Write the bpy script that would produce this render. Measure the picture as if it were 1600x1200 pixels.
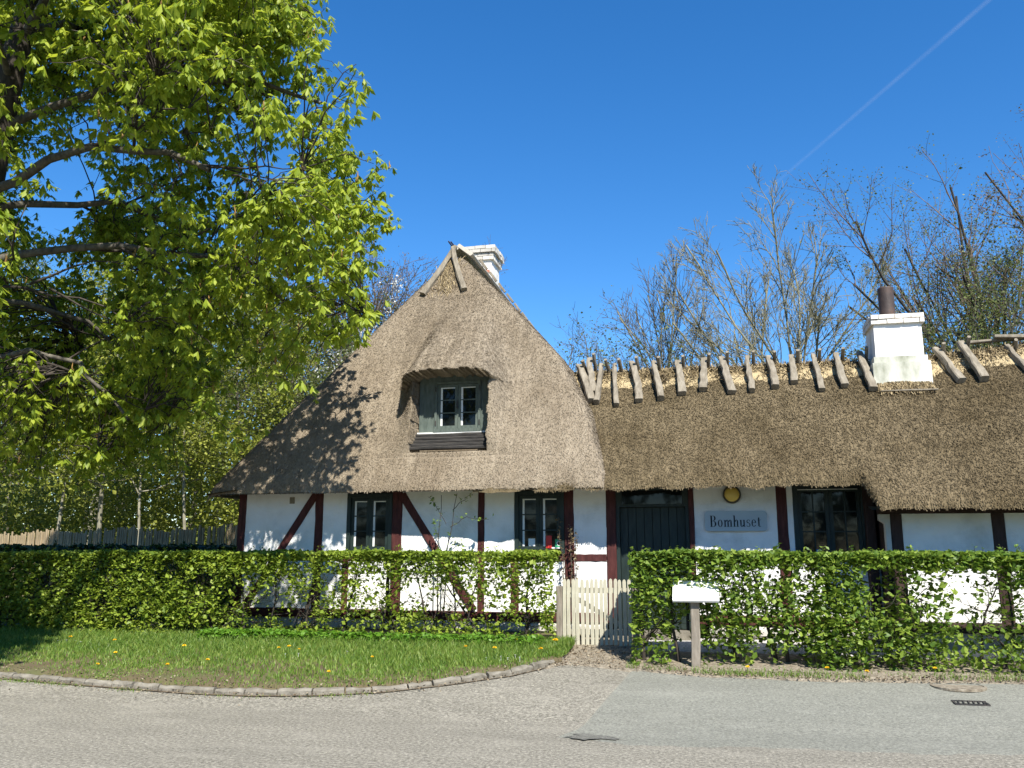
import bpy, math
import numpy as np
from mathutils import Vector, Matrix, Euler

# ------------------------------------------------------------------ camera, sky, sun, exposure
for o in list(bpy.data.objects):
    bpy.data.objects.remove(o, do_unlink=True)
scene = bpy.context.scene
col = scene.collection
R = math.radians

cd = bpy.data.cameras.new('camera')
cam = bpy.data.objects.new('camera', cd)
col.objects.link(cam)
cam.location = (0, 0, 1.5)
cam.rotation_euler = (R(90 + 11.05), 0, R(12.8))
cd.sensor_width = 36
cd.lens = 36 * 1342 / 1600
cd.clip_start = 0.05
cd.clip_end = 20000
scene.camera = cam

SUN_EL, SUN_AZ = R(47), R(29)          # azimuth: to the right of the facade normal (-y)
SUN = Vector((math.sin(SUN_AZ) * math.cos(SUN_EL), -math.cos(SUN_AZ) * math.cos(SUN_EL), math.sin(SUN_EL)))
world = bpy.data.worlds.new('World')
scene.world = world
world.use_nodes = True
wn = world.node_tree
bg = wn.nodes['Background']
sky = wn.nodes.new('ShaderNodeTexSky')
sky.sky_type = 'NISHITA'
sky.sun_disc = False
sky.sun_elevation = SUN_EL
sky.sun_rotation = math.pi - SUN_AZ
sky.altitude = 0
sky.air_density = 1.0
sky.dust_density = 0.0
sky.ozone_density = 5.0
hs = wn.nodes.new('ShaderNodeHueSaturation')
hs.inputs['Saturation'].default_value = 1.27
hs.inputs['Hue'].default_value = 0.503
wn.links.new(sky.outputs[0], hs.inputs['Color'])
wn.links.new(hs.outputs[0], bg.inputs[0])
bg.inputs[1].default_value = 0.095
sl = bpy.data.lights.new('sun', 'SUN')
sl.energy = 4.8
sl.angle = R(0.5)
sl.color = (1.0, 0.95, 0.86)
so = bpy.data.objects.new('sun', sl)
so.rotation_euler = SUN.to_track_quat('Z', 'Y').to_euler()
so.location = (10, -20, 30)
col.objects.link(so)
scene.view_settings.view_transform = 'Standard'
scene.view_settings.look = 'None'
scene.view_settings.gamma = 1
scene.view_settings.use_curve_mapping = False
scene.view_settings.exposure = 1.1
scene.render.engine = 'CYCLES'
scene.cycles.max_bounces = 6
scene.cycles.transparent_max_bounces = 6

rng = np.random.default_rng(7)

# ------------------------------------------------------------------ helpers
def tag(o, label=None, cat=None, group=None, kind=None):
    if label: o['label'] = label
    if cat: o['category'] = cat
    if group: o['group'] = group
    if kind: o['kind'] = kind
    return o

def put(o, parent=None):
    col.objects.link(o)
    if parent is not None:
        o.parent = parent
        o.matrix_parent_inverse = Matrix.Translation(-total_loc(parent))
    return o

def total_loc(p):
    return p.location.copy() if p.type == "EMPTY" else Vector((0, 0, 0))

def thing(name, label, cat, loc=(0, 0, 0), group=None):
    o = bpy.data.objects.new(name, None)
    o.empty_display_size = 0.2
    col.objects.link(o)
    o.location = loc
    return tag(o, label, cat, group)

def bulk(name, V, F, mat, parent=None, smooth=False):
    """one mesh object from arrays; F is (m,k) or a list of such arrays"""
    V = np.asarray(V, np.float32)
    Fs = F if isinstance(F, list) else [F]
    me = bpy.data.meshes.new(name)
    me.vertices.add(len(V))
    me.vertices.foreach_set('co', V.ravel())
    idx = np.concatenate([np.asarray(f).ravel() for f in Fs]).astype(np.int32)
    tot = np.concatenate([np.full(len(f), np.asarray(f).shape[1]) for f in Fs])
    start = np.concatenate([[0], np.cumsum(tot)[:-1]]).astype(np.int32)
    me.loops.add(len(idx))
    me.loops.foreach_set('vertex_index', idx)
    me.polygons.add(len(tot))
    me.polygons.foreach_set('loop_start', start)
    if smooth:
        me.polygons.foreach_set('use_smooth', np.ones(len(tot), bool))
    me.update(calc_edges=True)
    me.materials.append(mat)
    o = bpy.data.objects.new(name, me)
    return put(o, parent)

class MB:
    """collects simple pieces of ONE part"""
    def __init__(s): s.v = []; s.q = []; s.n = 0
    def add(s, V, F):
        s.v.append(np.asarray(V, float))
        for f in F: s.q.append([i + s.n for i in f])
        s.n += len(V)
    def box(s, x0, x1, y0, y1, z0, z1):
        V = [(x, y, z) for z in (z0, z1) for y in (y0, y1) for x in (x0, x1)]
        s.add(V, [(0, 2, 3, 1), (4, 5, 7, 6), (0, 1, 5, 4), (2, 6, 7, 3), (0, 4, 6, 2), (1, 3, 7, 5)])
        return s
    def build(s, name, mat, parent=None, smooth=False):
        me = bpy.data.meshes.new(name)
        me.from_pydata([tuple(p) for p in np.concatenate(s.v)], [], s.q)
        if smooth: me.polygons.foreach_set('use_smooth', np.ones(len(me.polygons), bool))
        me.materials.append(mat)
        return put(bpy.data.objects.new(name, me), parent)
    def beam(s, p0, p1, w, d, ref=(0, 1, 0), seg=6, jit=0.0, ch=0.15, taper=1.0, bend=0.0):
        """chamfered, slightly wavy hewn beam from p0 to p1; w across, d along ref"""
        p0 = np.array(p0, float); p1 = np.array(p1, float)
        t = p1 - p0; L = np.linalg.norm(t); t /= L
        ref = np.array(ref, float); v = ref - t * (ref @ t); v /= np.linalg.norm(v); u = np.cross(v, t)
        a, b = w / 2, d / 2; c = ch * min(w, d)
        prof = np.array([(-a + c, -b), (a - c, -b), (a, -b + c), (a, b - c), (a - c, b), (-a + c, b), (-a, b - c), (-a, -b + c)])
        rings = []
        off = rng.normal(0, 1, 2) * bend
        for i in range(seg + 1):
            f = i / seg
            k = 1 + (taper - 1) * f
            c0 = p0 + t * L * f + (u * off[0] + v * off[1]) * math.sin(f * math.pi) + (u * rng.normal() + v * rng.normal()) * jit * (0.6 if 0 < i < seg else 0.2)
            pr = prof * k + rng.normal(0, 1, prof.shape) * jit * 0.5
            rings.append(c0 + pr[:, :1] * u + pr[:, 1:] * v)
        V = np.concatenate(rings); F = []
        for i in range(seg):
            for j in range(8):
                F.append((i * 8 + j, i * 8 + (j + 1) % 8, (i + 1) * 8 + (j + 1) % 8, (i + 1) * 8 + j))
        F.append(tuple(range(7, -1, -1))); F.append(tuple(seg * 8 + j for j in range(8)))
        s.add(V, F); return s
    def lathe(s, prof, c, axis='z', n=24):
        """profile of (radius, height)"""
        V = []; F = []
        for r, h in prof:
            for j in range(n):
                a = 2 * math.pi * j / n
                p = (r * math.cos(a), r * math.sin(a), h)
                if axis == 'y': p = (p[0], -p[2], p[1])
                V.append((c[0] + p[0], c[1] + p[1], c[2] + p[2]))
        m = len(prof)
        for i in range(m - 1):
            for j in range(n):
                F.append((i * n + j, i * n + (j + 1) % n, (i + 1) * n + (j + 1) % n, (i + 1) * n + j))
        F.append(tuple(range(n - 1, -1, -1))); F.append(tuple((m - 1) * n + j for j in range(n)))
        s.add(V, F); return s

def vnoise(x, y, z=0.0, f=1.0, seed=0):
    """cheap smooth noise, about -1..1"""
    r = np.random.default_rng(seed)
    out = 0
    for k in range(6):
        w = r.normal(0, 1, 3) * f * (0.6 + 0.35 * k); ph = r.uniform(0, 6.28)
        out = out + np.sin(x * w[0] + y * w[1] + z * w[2] + ph) / (1 + 0.25 * k)
    return out / 3.2

def unit(v):
    return v / np.maximum(np.linalg.norm(v, axis=-1, keepdims=True), 1e-9)

def tubes(P, Rr, sides):
    """P (N,K,3), Rr (N,K) -> verts, quads"""
    N, K = P.shape[:2]
    T = np.empty_like(P)
    T[:, 1:-1] = P[:, 2:] - P[:, :-2]; T[:, 0] = P[:, 1] - P[:, 0]; T[:, -1] = P[:, -1] - P[:, -2]
    T = unit(T)
    ref = unit(np.cross(T[:, 0], rng.normal(0, 1, (N, 3))))[:, None, :]
    U = unit(ref - T * np.sum(ref * T, -1, keepdims=True)); W = np.cross(T, U)
    a = np.arange(sides) * 2 * math.pi / sides
    V = P[:, :, None, :] + Rr[:, :, None, None] * (U[:, :, None, :] * np.cos(a)[None, None, :, None] + W[:, :, None, :] * np.sin(a)[None, None, :, None])
    base = (np.arange(N) * K * sides)[:, None, None]
    i = (np.arange(K - 1) * sides)[None, :, None]; j = np.arange(sides)[None, None, :]; jn = (j + 1) % sides
    F = np.stack([base + i + j, base + i + jn, base + i + sides + jn, base + i + sides + j], -1).reshape(-1, 4)
    return V.reshape(-1, 3), F

def merge(parts):
    V = []; F = []; n = 0
    for v, f in parts:
        V.append(v); F.append(f + n); n += len(v)
    return np.concatenate(V), np.concatenate(F)

def grow(P, Rr, n, t0, t1, ang, lenf, K, up, jit, rf=0.6, rmin=0.003, tipf=0.3):
    N, Kp = P.shape[:2]
    plen = np.linalg.norm(P[:, 1:] - P[:, :-1], axis=-1).sum(1)
    t = rng.uniform(t0, t1, (N, n))
    x = t * (Kp - 1); i0 = np.minimum(x.astype(int), Kp - 2); fr = (x - i0)
    r = np.arange(N)[:, None]
    A = P[r, i0]; B = P[r, i0 + 1]
    base = A + (B - A) * fr[..., None]
    rb = Rr[r, i0] * (1 - fr) + Rr[r, i0 + 1] * fr
    tang = unit(B - A)
    q = rng.normal(0, 1, tang.shape); perp = unit(q - tang * np.sum(q * tang, -1, keepdims=True))
    an = (rng.uniform(ang[0], ang[1], (N, n)) * math.pi / 180)[..., None]
    d = (np.cos(an) * tang + np.sin(an) * perp).reshape(-1, 3)
    L = (plen[:, None] * lenf * rng.uniform(0.65, 1.3, (N, n)) * (1.15 - 0.55 * t)).reshape(-1)
    M = len(d); Q = np.empty((M, K, 3)); Q[:, 0] = base.reshape(-1, 3)
    for k in range(1, K):
        d = unit(d + np.array([0, 0, up]) + rng.normal(0, jit, d.shape))
        Q[:, k] = Q[:, k - 1] + d * (L / (K - 1))[:, None]
    r0 = np.maximum(rb.reshape(-1) * rf, rmin)
    RR = r0[:, None] * np.linspace(1, tipf, K)[None, :]
    return Q, np.maximum(RR, rmin * 0.6)

def leaf_quads(C, size, flat=0.5, wide=0.6, jit=0.35):
    """folded diamond leaves at C: (4 verts, 2 tris) each"""
    N = len(C)
    a = rng.normal(0, 1, (N, 3)); a[:, 2] = a[:, 2] * flat - 0.25; a = unit(a)
    q = rng.normal(0, 1, (N, 3)); q[:, 2] *= 0.3; b = unit(np.cross(a, np.cross(a, q)))
    nrm = np.cross(a, b)
    s = (size * (1 + jit * rng.normal(0, 1, N))).clip(size * 0.4)[:, None]
    V = np.stack([C - a * s * 0.5, C + b * s * wide * 0.5 + nrm * s * 0.12 + a * s * 0.05, C + a * s * 0.5, C - b * s * wide * 0.5 + nrm * s * 0.12 + a * s * 0.05], 1).reshape(-1, 3)
    o = np.arange(N)[:, None] * 4
    F = np.concatenate([o + np.array([[0, 1, 2]]), o + np.array([[0, 2, 3]])])
    return V, F

# ------------------------------------------------------------------ materials
def nodes_of(name):
    m = bpy.data.materials.new(name); m.use_nodes = True
    nt = m.node_tree
    return m, nt, nt.nodes['Principled BSDF'], nt.nodes['Material Output']

def ramp(nt, cols, fac):
    r = nt.nodes.new('ShaderNodeValToRGB')
    e = r.color_ramp.elements
    ps = np.linspace(0.28, 0.72, len(cols)) if not isinstance(cols[0][0], tuple) else [c[1] for c in cols]
    cs = cols if not isinstance(cols[0][0], tuple) else [c[0] for c in cols]
    e[0].position = ps[0]; e[0].color = (*cs[0], 1)
    e[1].position = ps[-1]; e[1].color = (*cs[-1], 1)
    for p, c in list(zip(ps, cs))[1:-1]:
        k = e.new(p); k.color = (*c, 1)
    nt.links.new(fac, r.inputs[0])
    return r.outputs[0]

def noise(nt, scale, detail=5, stretch=(1, 1, 1), rough=0.6, vec=None):
    tc = nt.nodes.new('ShaderNodeTexCoord')
    mp = nt.nodes.new('ShaderNodeMapping'); mp.inputs['Scale'].default_value = stretch
    nt.links.new(vec or tc.outputs['Object'], mp.inputs[0])
    n = nt.nodes.new('ShaderNodeTexNoise')
    n.inputs['Scale'].default_value = scale; n.inputs['Detail'].default_value = detail; n.inputs['Roughness'].default_value = rough
    nt.links.new(mp.outputs[0], n.inputs[0])
    return n.outputs[0]

def math_node(nt, op, a, b):
    m = nt.nodes.new('ShaderNodeMath'); m.operation = op
    for i, v in enumerate((a, b)):
        if isinstance(v, (int, float)): m.inputs[i].default_value = v
        else: nt.links.new(v, m.inputs[i])
    return m.outputs[0]

def mixc(nt, fac, a, b, mode='MIX'):
    m = nt.nodes.new('ShaderNodeMix'); m.data_type = 'RGBA'; m.blend_type = mode
    if isinstance(fac, (int, float)): m.inputs[0].default_value = fac
    else: nt.links.new(fac, m.inputs[0])
    for k, v in ((6, a), (7, b)):
        if isinstance(v, tuple): m.inputs[k].default_value = (*v, 1)
        else: nt.links.new(v, m.inputs[k])
    return m.outputs[2]

def bump(nt, bs, h, strength, dist=0.02):
    b = nt.nodes.new('ShaderNodeBump'); b.inputs['Strength'].default_value = strength; b.inputs['Distance'].default_value = dist
    nt.links.new(h, b.inputs['Height']); nt.links.new(b.outputs[0], bs.inputs['Normal'])

def M(name, cols, scale=4, rough=0.8, bumps=0.0, bscale=40, stretch=(1, 1, 1), spec=0.25, detail=6, island=0.0, dist=0.01):
    m, nt, bs, out = nodes_of(name)
    f = noise(nt, scale, detail, stretch)
    if island:
        g = nt.nodes.new('ShaderNodeNewGeometry')
        f = math_node(nt, 'ADD', math_node(nt, 'MULTIPLY', f, 1 - island), math_node(nt, 'MULTIPLY', g.outputs['Random Per Island'], island))
    nt.links.new(ramp(nt, cols, f), bs.inputs['Base Color'])
    bs.inputs['Roughness'].default_value = rough
    bs.inputs['Specular IOR Level'].default_value = spec
    if bumps: bump(nt, bs, noise(nt, bscale, 4, stretch), bumps, dist)
    return m

def leafmat(name, cols, trans=(0.3, 0.45, 0.05), tf=0.4, rough=0.5, scale=1.2, island=0.55, spec=0.35):
    m, nt, bs, out = nodes_of(name)
    g = nt.nodes.new('ShaderNodeNewGeometry')
    f = math_node(nt, 'ADD', math_node(nt, 'MULTIPLY', noise(nt, scale, 3), 1 - island), math_node(nt, 'MULTIPLY', g.outputs['Random Per Island'], island))
    c = ramp(nt, cols, f)
    nt.links.new(c, bs.inputs['Base Color'])
    bs.inputs['Roughness'].default_value = rough; bs.inputs['Specular IOR Level'].default_value = spec
    tr = nt.nodes.new('ShaderNodeBsdfTranslucent')
    nt.links.new(mixc(nt, 0.5, c, trans), tr.inputs[0])
    mx = nt.nodes.new('ShaderNodeMixShader'); mx.inputs[0].default_value = tf
    nt.links.new(bs.outputs[0], mx.inputs[1]); nt.links.new(tr.outputs[0], mx.inputs[2]); nt.links.new(mx.outputs[0], out.inputs[0])
    return m

def thatchmat(name, cols, patch, streak):
    """weathered reed: fine reed-end grain, blotches, faint streaks running down the slope"""
    m, nt, bs, out = nodes_of(name)
    fine = noise(nt, 70, 4, (1, 1, 0.6), 0.7)
    big = noise(nt, 0.8, 6, (1, 1, 0.7), 0.62)
    mid = noise(nt, 9, 5, (1.2, 1, 0.6))
    run = noise(nt, 3.2, 5, (2.6, 0.5, 0.35), 0.65)
    g = nt.nodes.new('ShaderNodeNewGeometry')
    f = math_node(nt, 'ADD', math_node(nt, 'MULTIPLY', fine, 0.35), math_node(nt, 'MULTIPLY', mid, 0.3))
    f = math_node(nt, 'ADD', f, math_node(nt, 'MULTIPLY', run, 0.35))
    f = math_node(nt, 'ADD', math_node(nt, 'MULTIPLY', f, 0.74), math_node(nt, 'MULTIPLY', g.outputs['Random Per Island'], 0.26))
    c = ramp(nt, cols, f)
    pr = nt.nodes.new('ShaderNodeMapRange'); pr.inputs[1].default_value = 0.42; pr.inputs[2].default_value = 0.68; pr.inputs[4].default_value = streak
    nt.links.new(big, pr.inputs[0])
    c = mixc(nt, pr.outputs[0], c, patch, 'MULTIPLY')
    nt.links.new(c, bs.inputs['Base Color'])
    bs.inputs['Roughness'].default_value = 0.9; bs.inputs['Specular IOR Level'].default_value = 0.15
    bump(nt, bs, fine, 0.7, 0.02)
    return m

m_thatch = thatchmat('weathered_reed', [(0.11, 0.09, 0.063), (0.23, 0.19, 0.138), (0.38, 0.325, 0.245)], (0.52, 0.47, 0.41), 0.55)
m_thatch_old = thatchmat('old_brown_reed', [(0.055, 0.042, 0.023), (0.135, 0.105, 0.06), (0.26, 0.205, 0.125)], (0.40, 0.37, 0.28), 0.7)
m_straw = M('ridge_straw', [(0.085, 0.062, 0.034), (0.19, 0.145, 0.078), (0.38, 0.3, 0.17)], 9, 0.9, 0.8, 60, (1, 1, 1), island=0.5)
m_logs = M('weathered_oak', [(0.09, 0.077, 0.058), (0.185, 0.16, 0.12), (0.29, 0.26, 0.205)], 6, 0.9, 0.6, 30, (3, 1, 1), island=0.3)
m_plank = M('silver_plank', [(0.32, 0.29, 0.24), (0.46, 0.42, 0.35), (0.56, 0.52, 0.45)], 7, 0.85, 0.5, 30, (3, 1, 3), island=0.4)
m_timber = M('oxblood_timber', [(0.03, 0.009, 0.008), (0.06, 0.016, 0.014), (0.09, 0.028, 0.024)], 5, 0.7, 0.4, 25, (5, 5, 1))
m_timber_dark = M('dark_brown_timber', [(0.02, 0.012, 0.010), (0.04, 0.022, 0.018), (0.055, 0.032, 0.026)], 5, 0.7, 0.4, 25, (5, 5, 1))
m_lime = M('limewash', [(0.52, 0.52, 0.49), (0.72, 0.72, 0.70), (0.80, 0.80, 0.78)], 1.7, 0.9, 0.6, 12, dist=0.02, detail=9)
m_stonebase = M('plinth_stone', [(0.25, 0.23, 0.2), (0.42, 0.4, 0.36), (0.55, 0.53, 0.48)], 3, 0.9, 0.6, 14, island=0.4)
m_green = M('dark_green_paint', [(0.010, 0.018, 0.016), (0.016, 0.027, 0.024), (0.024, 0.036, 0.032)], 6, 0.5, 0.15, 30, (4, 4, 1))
m_greyg = M('grey_green_paint', [(0.055, 0.072, 0.062), (0.085, 0.106, 0.092), (0.11, 0.135, 0.118)], 6, 0.55, 0.2, 30, (4, 4, 1))
m_white = M('white_paint', [(0.62, 0.63, 0.6), (0.75, 0.76, 0.74)], 8, 0.5)
m_black = M('tarred_board', [(0.012, 0.012, 0.012), (0.03, 0.028, 0.026), (0.05, 0.045, 0.04)], 8, 0.6, 0.4, 30, (1, 6, 6))
m_dark = M('dark_interior', [(0.01, 0.01, 0.01), (0.016, 0.016, 0.015)], 3, 0.9)
m_brick = M('red_brick', [(0.2, 0.07, 0.045), (0.34, 0.13, 0.085), (0.42, 0.22, 0.16)], 9, 0.9, 0.5, 40, island=0.5)
m_brickw = M('limed_brick', [(0.36, 0.22, 0.17), (0.55, 0.5, 0.44), (0.66, 0.64, 0.58), (0.74, 0.72, 0.68)], 9, 0.9, 0.5, 40, island=0.25)
m_chim = M('chimney_limewash', [(0.5, 0.49, 0.42), (0.74, 0.73, 0.7), (0.8, 0.8, 0.78)], 3.5, 0.9, 0.4, 14, (1, 1, 0.5))
m_chimb = M('mossy_limewash', [(0.2, 0.21, 0.15), (0.5, 0.5, 0.43), (0.76, 0.76, 0.73)], 3.0, 0.9, 0.4, 14, (1, 1, 0.5))
m_rust = M('rusty_pipe', [(0.03, 0.022, 0.02), (0.055, 0.038, 0.032), (0.12, 0.06, 0.035)], 5, 0.6, 0.3, 40, (1, 1, 0.6), spec=0.4)
m_bark = M('grey_bark', [(0.05, 0.042, 0.034), (0.10, 0.09, 0.072), (0.17, 0.155, 0.125)], 7, 0.9, 0.6, 30, (2, 2, 0.6))
m_bark_g = M('mossy_bark', [(0.10, 0.095, 0.062), (0.19, 0.18, 0.115), (0.27, 0.255, 0.175)], 4, 0.9, 0.3, 20, (2, 2, 0.6))
m_bark_d = M('dark_bark', [(0.022, 0.018, 0.014), (0.045, 0.037, 0.03), (0.08, 0.068, 0.055)], 7, 0.9, 0.6, 30, (2, 2, 0.6))
m_bark_p = M('pale_bark', [(0.14, 0.13, 0.09), (0.24, 0.225, 0.165), (0.36, 0.34, 0.27)], 5, 0.9, 0.4, 20, (2, 2, 0.8))
m_twig_r = M('reddish_twig', [(0.07, 0.05, 0.04), (0.13, 0.095, 0.075), (0.19, 0.14, 0.11)], 4, 0.9)
m_chest = leafmat('chestnut_leaf', [(0.14, 0.21, 0.022), (0.24, 0.315, 0.03), (0.36, 0.42, 0.045)], (0.55, 0.62, 0.04), 0.5)
m_hedge = leafmat('hedge_leaf', [(0.11, 0.17, 0.018), (0.185, 0.26, 0.026), (0.27, 0.335, 0.04)], (0.26, 0.36, 0.03), 0.34)
m_hedge2 = leafmat('deep_green_leaf', [(0.075, 0.14, 0.018), (0.135, 0.215, 0.026), (0.22, 0.295, 0.04)], (0.2, 0.32, 0.03), 0.34)
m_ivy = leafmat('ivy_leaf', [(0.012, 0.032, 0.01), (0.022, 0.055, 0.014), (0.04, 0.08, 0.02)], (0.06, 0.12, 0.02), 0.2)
m_young = leafmat('young_forest_leaf', [(0.13, 0.165, 0.025), (0.22, 0.25, 0.035), (0.32, 0.335, 0.06)], (0.3, 0.34, 0.06), 0.4, scale=0.35)
m_olive = leafmat('olive_leaf', [(0.075, 0.10, 0.028), (0.12, 0.15, 0.04), (0.165, 0.185, 0.055)], (0.2, 0.24, 0.06), 0.35, scale=0.35)
m_bud = leafmat('brown_bud', [(0.11, 0.075, 0.045), (0.16, 0.115, 0.065), (0.2, 0.16, 0.075)], (0.22, 0.17, 0.08), 0.3, scale=0.4)
m_blossom = leafmat('white_blossom', [(0.5, 0.5, 0.45), (0.7, 0.7, 0.64), (0.78, 0.78, 0.73)], (0.75, 0.75, 0.68), 0.35)
m_flower = M('chestnut_bud_brown', [(0.16, 0.10, 0.03), (0.30, 0.17, 0.05)], 8, 0.7)
m_grass = leafmat('grass_blade', [(0.075, 0.145, 0.02), (0.13, 0.225, 0.03), (0.22, 0.28, 0.06)], (0.22, 0.31, 0.04), 0.35, scale=1.5)
m_cover = leafmat('ground_cover_leaf', [(0.06, 0.15, 0.012), (0.10, 0.22, 0.016), (0.14, 0.27, 0.03)], (0.22, 0.4, 0.03), 0.35)
m_dry = M('dry_litter', [(0.09, 0.065, 0.04), (0.17, 0.13, 0.085), (0.27, 0.23, 0.16)], 6, 0.9, island=0.6)
m_yellow = M('dandelion_yellow', [(0.75, 0.45, 0.01), (0.85, 0.58, 0.02)], 40, 0.6, island=0.4)
m_daisy = M('daisy_white', [(0.7, 0.7, 0.68), (0.8, 0.8, 0.78)], 20, 0.6)
m_picket = M('raw_picket', [(0.24, 0.225, 0.165), (0.38, 0.36, 0.275), (0.50, 0.48, 0.375)], 6, 0.8, 0.35, 30, (4, 4, 0.6), island=0.3)
m_pale = M('woven_pale', [(0.17, 0.13, 0.075), (0.31, 0.24, 0.145), (0.42, 0.335, 0.21)], 4, 0.9, 0.4, 30, (5, 5, 0.7))
m_kerb = M('kerb_granite', [(0.09, 0.08, 0.06), (0.17, 0.155, 0.125), (0.25, 0.23, 0.19)], 7, 0.9, 0.6, 45, detail=9)
m_iron = M('cast_iron', [(0.012, 0.012, 0.012), (0.03, 0.027, 0.025), (0.05, 0.04, 0.035)], 14, 0.6, 0.3, 60, spec=0.5)
m_signblue = M('sign_enamel', [(0.31, 0.375, 0.41), (0.35, 0.415, 0.45)], 4, 0.35, spec=0.5)
m_ink = M('sign_ink', [(0.012, 0.016, 0.02), (0.016, 0.02, 0.026)], 4, 0.5)
m_board = M('board_white', [(0.74, 0.74, 0.7), (0.8, 0.8, 0.77)], 3, 0.3, spec=0.5)
m_post = M('grey_post', [(0.12, 0.10, 0.08), (0.2, 0.175, 0.14), (0.27, 0.24, 0.2)], 6, 0.9, 0.4, 30, (4, 4, 0.6))
m_red = M('sticker_red', [(0.55, 0.03, 0.025), (0.62, 0.05, 0.04)], 6, 0.4)
m_greenst = M('sticker_green', [(0.03, 0.30, 0.13), (0.05, 0.36, 0.17)], 6, 0.4)
m_bluest = M('sticker_blue', [(0.05, 0.18, 0.45), (0.07, 0.22, 0.5)], 6, 0.4)
m_lamp = M('lamp_glass_yellow', [(0.62, 0.42, 0.07), (0.72, 0.52, 0.12)], 4, 0.35, spec=0.5)
m_lamprim = M('lamp_rim', [(0.05, 0.045, 0.035), (0.09, 0.08, 0.06)], 8, 0.5)
m_glass, _nt, _b, _o = nodes_of('window_glass')
_b.inputs['Base Color'].default_value = (0.006, 0.008, 0.008, 1); _b.inputs['Roughness'].default_value = 0.04
_b.inputs['Specular IOR Level'].default_value = 0.25
bump(_nt, _b, noise(_nt, 3, 2), 0.04, 0.02)

def asphalt(name, base, light, dark, sc=48, patch=0.35):
    m, nt, bs, out = nodes_of(name)
    fine = noise(nt, sc, 6, rough=0.85)
    c = ramp(nt, [(dark, 0.38), (base, 0.5), (light, 0.62)], fine)
    v = nt.nodes.new('ShaderNodeTexVoronoi'); v.inputs['Scale'].default_value = 26
    tc = nt.nodes.new('ShaderNodeTexCoord'); nt.links.new(tc.outputs['Object'], v.inputs[0])
    lt = math_node(nt, 'LESS_THAN', v.outputs['Distance'], 0.16)
    sel = math_node(nt, 'GREATER_THAN', noise(nt, 17, 2), 0.6)
    c = mixc(nt, math_node(nt, 'MULTIPLY', math_node(nt, 'MULTIPLY', lt, sel), 0.6), c, tuple(min(1, x * 1.7) for x in light))
    pt = nt.nodes.new('ShaderNodeMapRange'); pt.inputs[1].default_value = 0.45; pt.inputs[2].default_value = 0.7; pt.inputs[4].default_value = patch
    nt.links.new(noise(nt, 0.8, 6, (0.5, 1.6, 1)), pt.inputs[0])
    c = mixc(nt, pt.outputs[0], c, tuple(x * 0.55 for x in base))
    w2 = nt.nodes.new('ShaderNodeMapRange'); w2.inputs[1].default_value = 0.5; w2.inputs[2].default_value = 0.75; w2.inputs[4].default_value = 0.4
    nt.links.new(noise(nt, 2.3, 8, (0.6, 1.5, 1), 0.7), w2.inputs[0])
    c = mixc(nt, w2.outputs[0], c, light)
    nt.links.new(c, bs.inputs['Base Color'])
    bs.inputs['Roughness'].default_value = 0.85; bs.inputs['Specular IOR Level'].default_value = 0.3
    bump(nt, bs, fine, 0.5, 0.008)
    return m
m_road = asphalt('worn_road', (0.185, 0.172, 0.138), (0.36, 0.335, 0.275), (0.07, 0.065, 0.052), 34, patch=0.28)
m_patch = asphalt('newer_asphalt', (0.18, 0.18, 0.15), (0.27, 0.268, 0.225), (0.095, 0.095, 0.08), 40, 0.3)
m_stain = asphalt('dark_tar', (0.125, 0.122, 0.105), (0.2, 0.195, 0.165), (0.06, 0.06, 0.052), 48, 0.3)
m_soil = M('brown_soil', [(0.06, 0.045, 0.03), (0.12, 0.092, 0.06), (0.2, 0.165, 0.115)], 6, 0.95, 0.8, 40, detail=9)
m_dirt = M('gravelly_dirt', [(0.10, 0.082, 0.06), (0.20, 0.17, 0.125), (0.32, 0.285, 0.225)], 22, 0.95, 0.8, 60, detail=9)
m_lawn = M('thin_lawn', [(0.08, 0.06, 0.036), (0.105, 0.085, 0.045), (0.085, 0.095, 0.035)], 2.2, 0.95, 0.7, 60, detail=9)
m_gravel = M('pale_gravel', [(0.22, 0.21, 0.2), (0.42, 0.41, 0.39), (0.6, 0.59, 0.57)], 40, 0.95, 0.9, 70, detail=3)
m_field = M('woodland_floor', [(0.05, 0.06, 0.022), (0.08, 0.09, 0.03), (0.10, 0.085, 0.05)], 0.6, 0.95, 0.5, 12, detail=9)

# ------------------------------------------------------------------ ground, road, verge
def gz(y):
    return 0.3 * np.clip((np.asarray(y, float) - 8.0) / 3.6, 0, 1)

KERB = np.array([(-40, 10.6), (-25, 10.2), (-16, 9.75), (-12, 9.35), (-10, 9.05), (-8.07, 8.81), (-7.1, 8.68), (-6.2, 8.57), (-5.37, 8.48), (-4.63, 8.48), (-3.98, 8.6), (-3.37, 8.82), (-2.8, 9.22), (-2.21, 9.74), (-1.93, 10.15), (-1.76, 10.6)])
EDGE = np.array([(-1.76, 10.45), (-1.62, 10.5), (-0.95, 10.2), (-0.13, 9.98), (1.18, 9.93), (3.09, 10.1), (6, 10.2), (14, 10.4), (40, 11)])
def road_edge(x):
    a = np.concatenate([KERB[:-1], EDGE])
    return np.interp(x, a[:, 0], a[:, 1])

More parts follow.
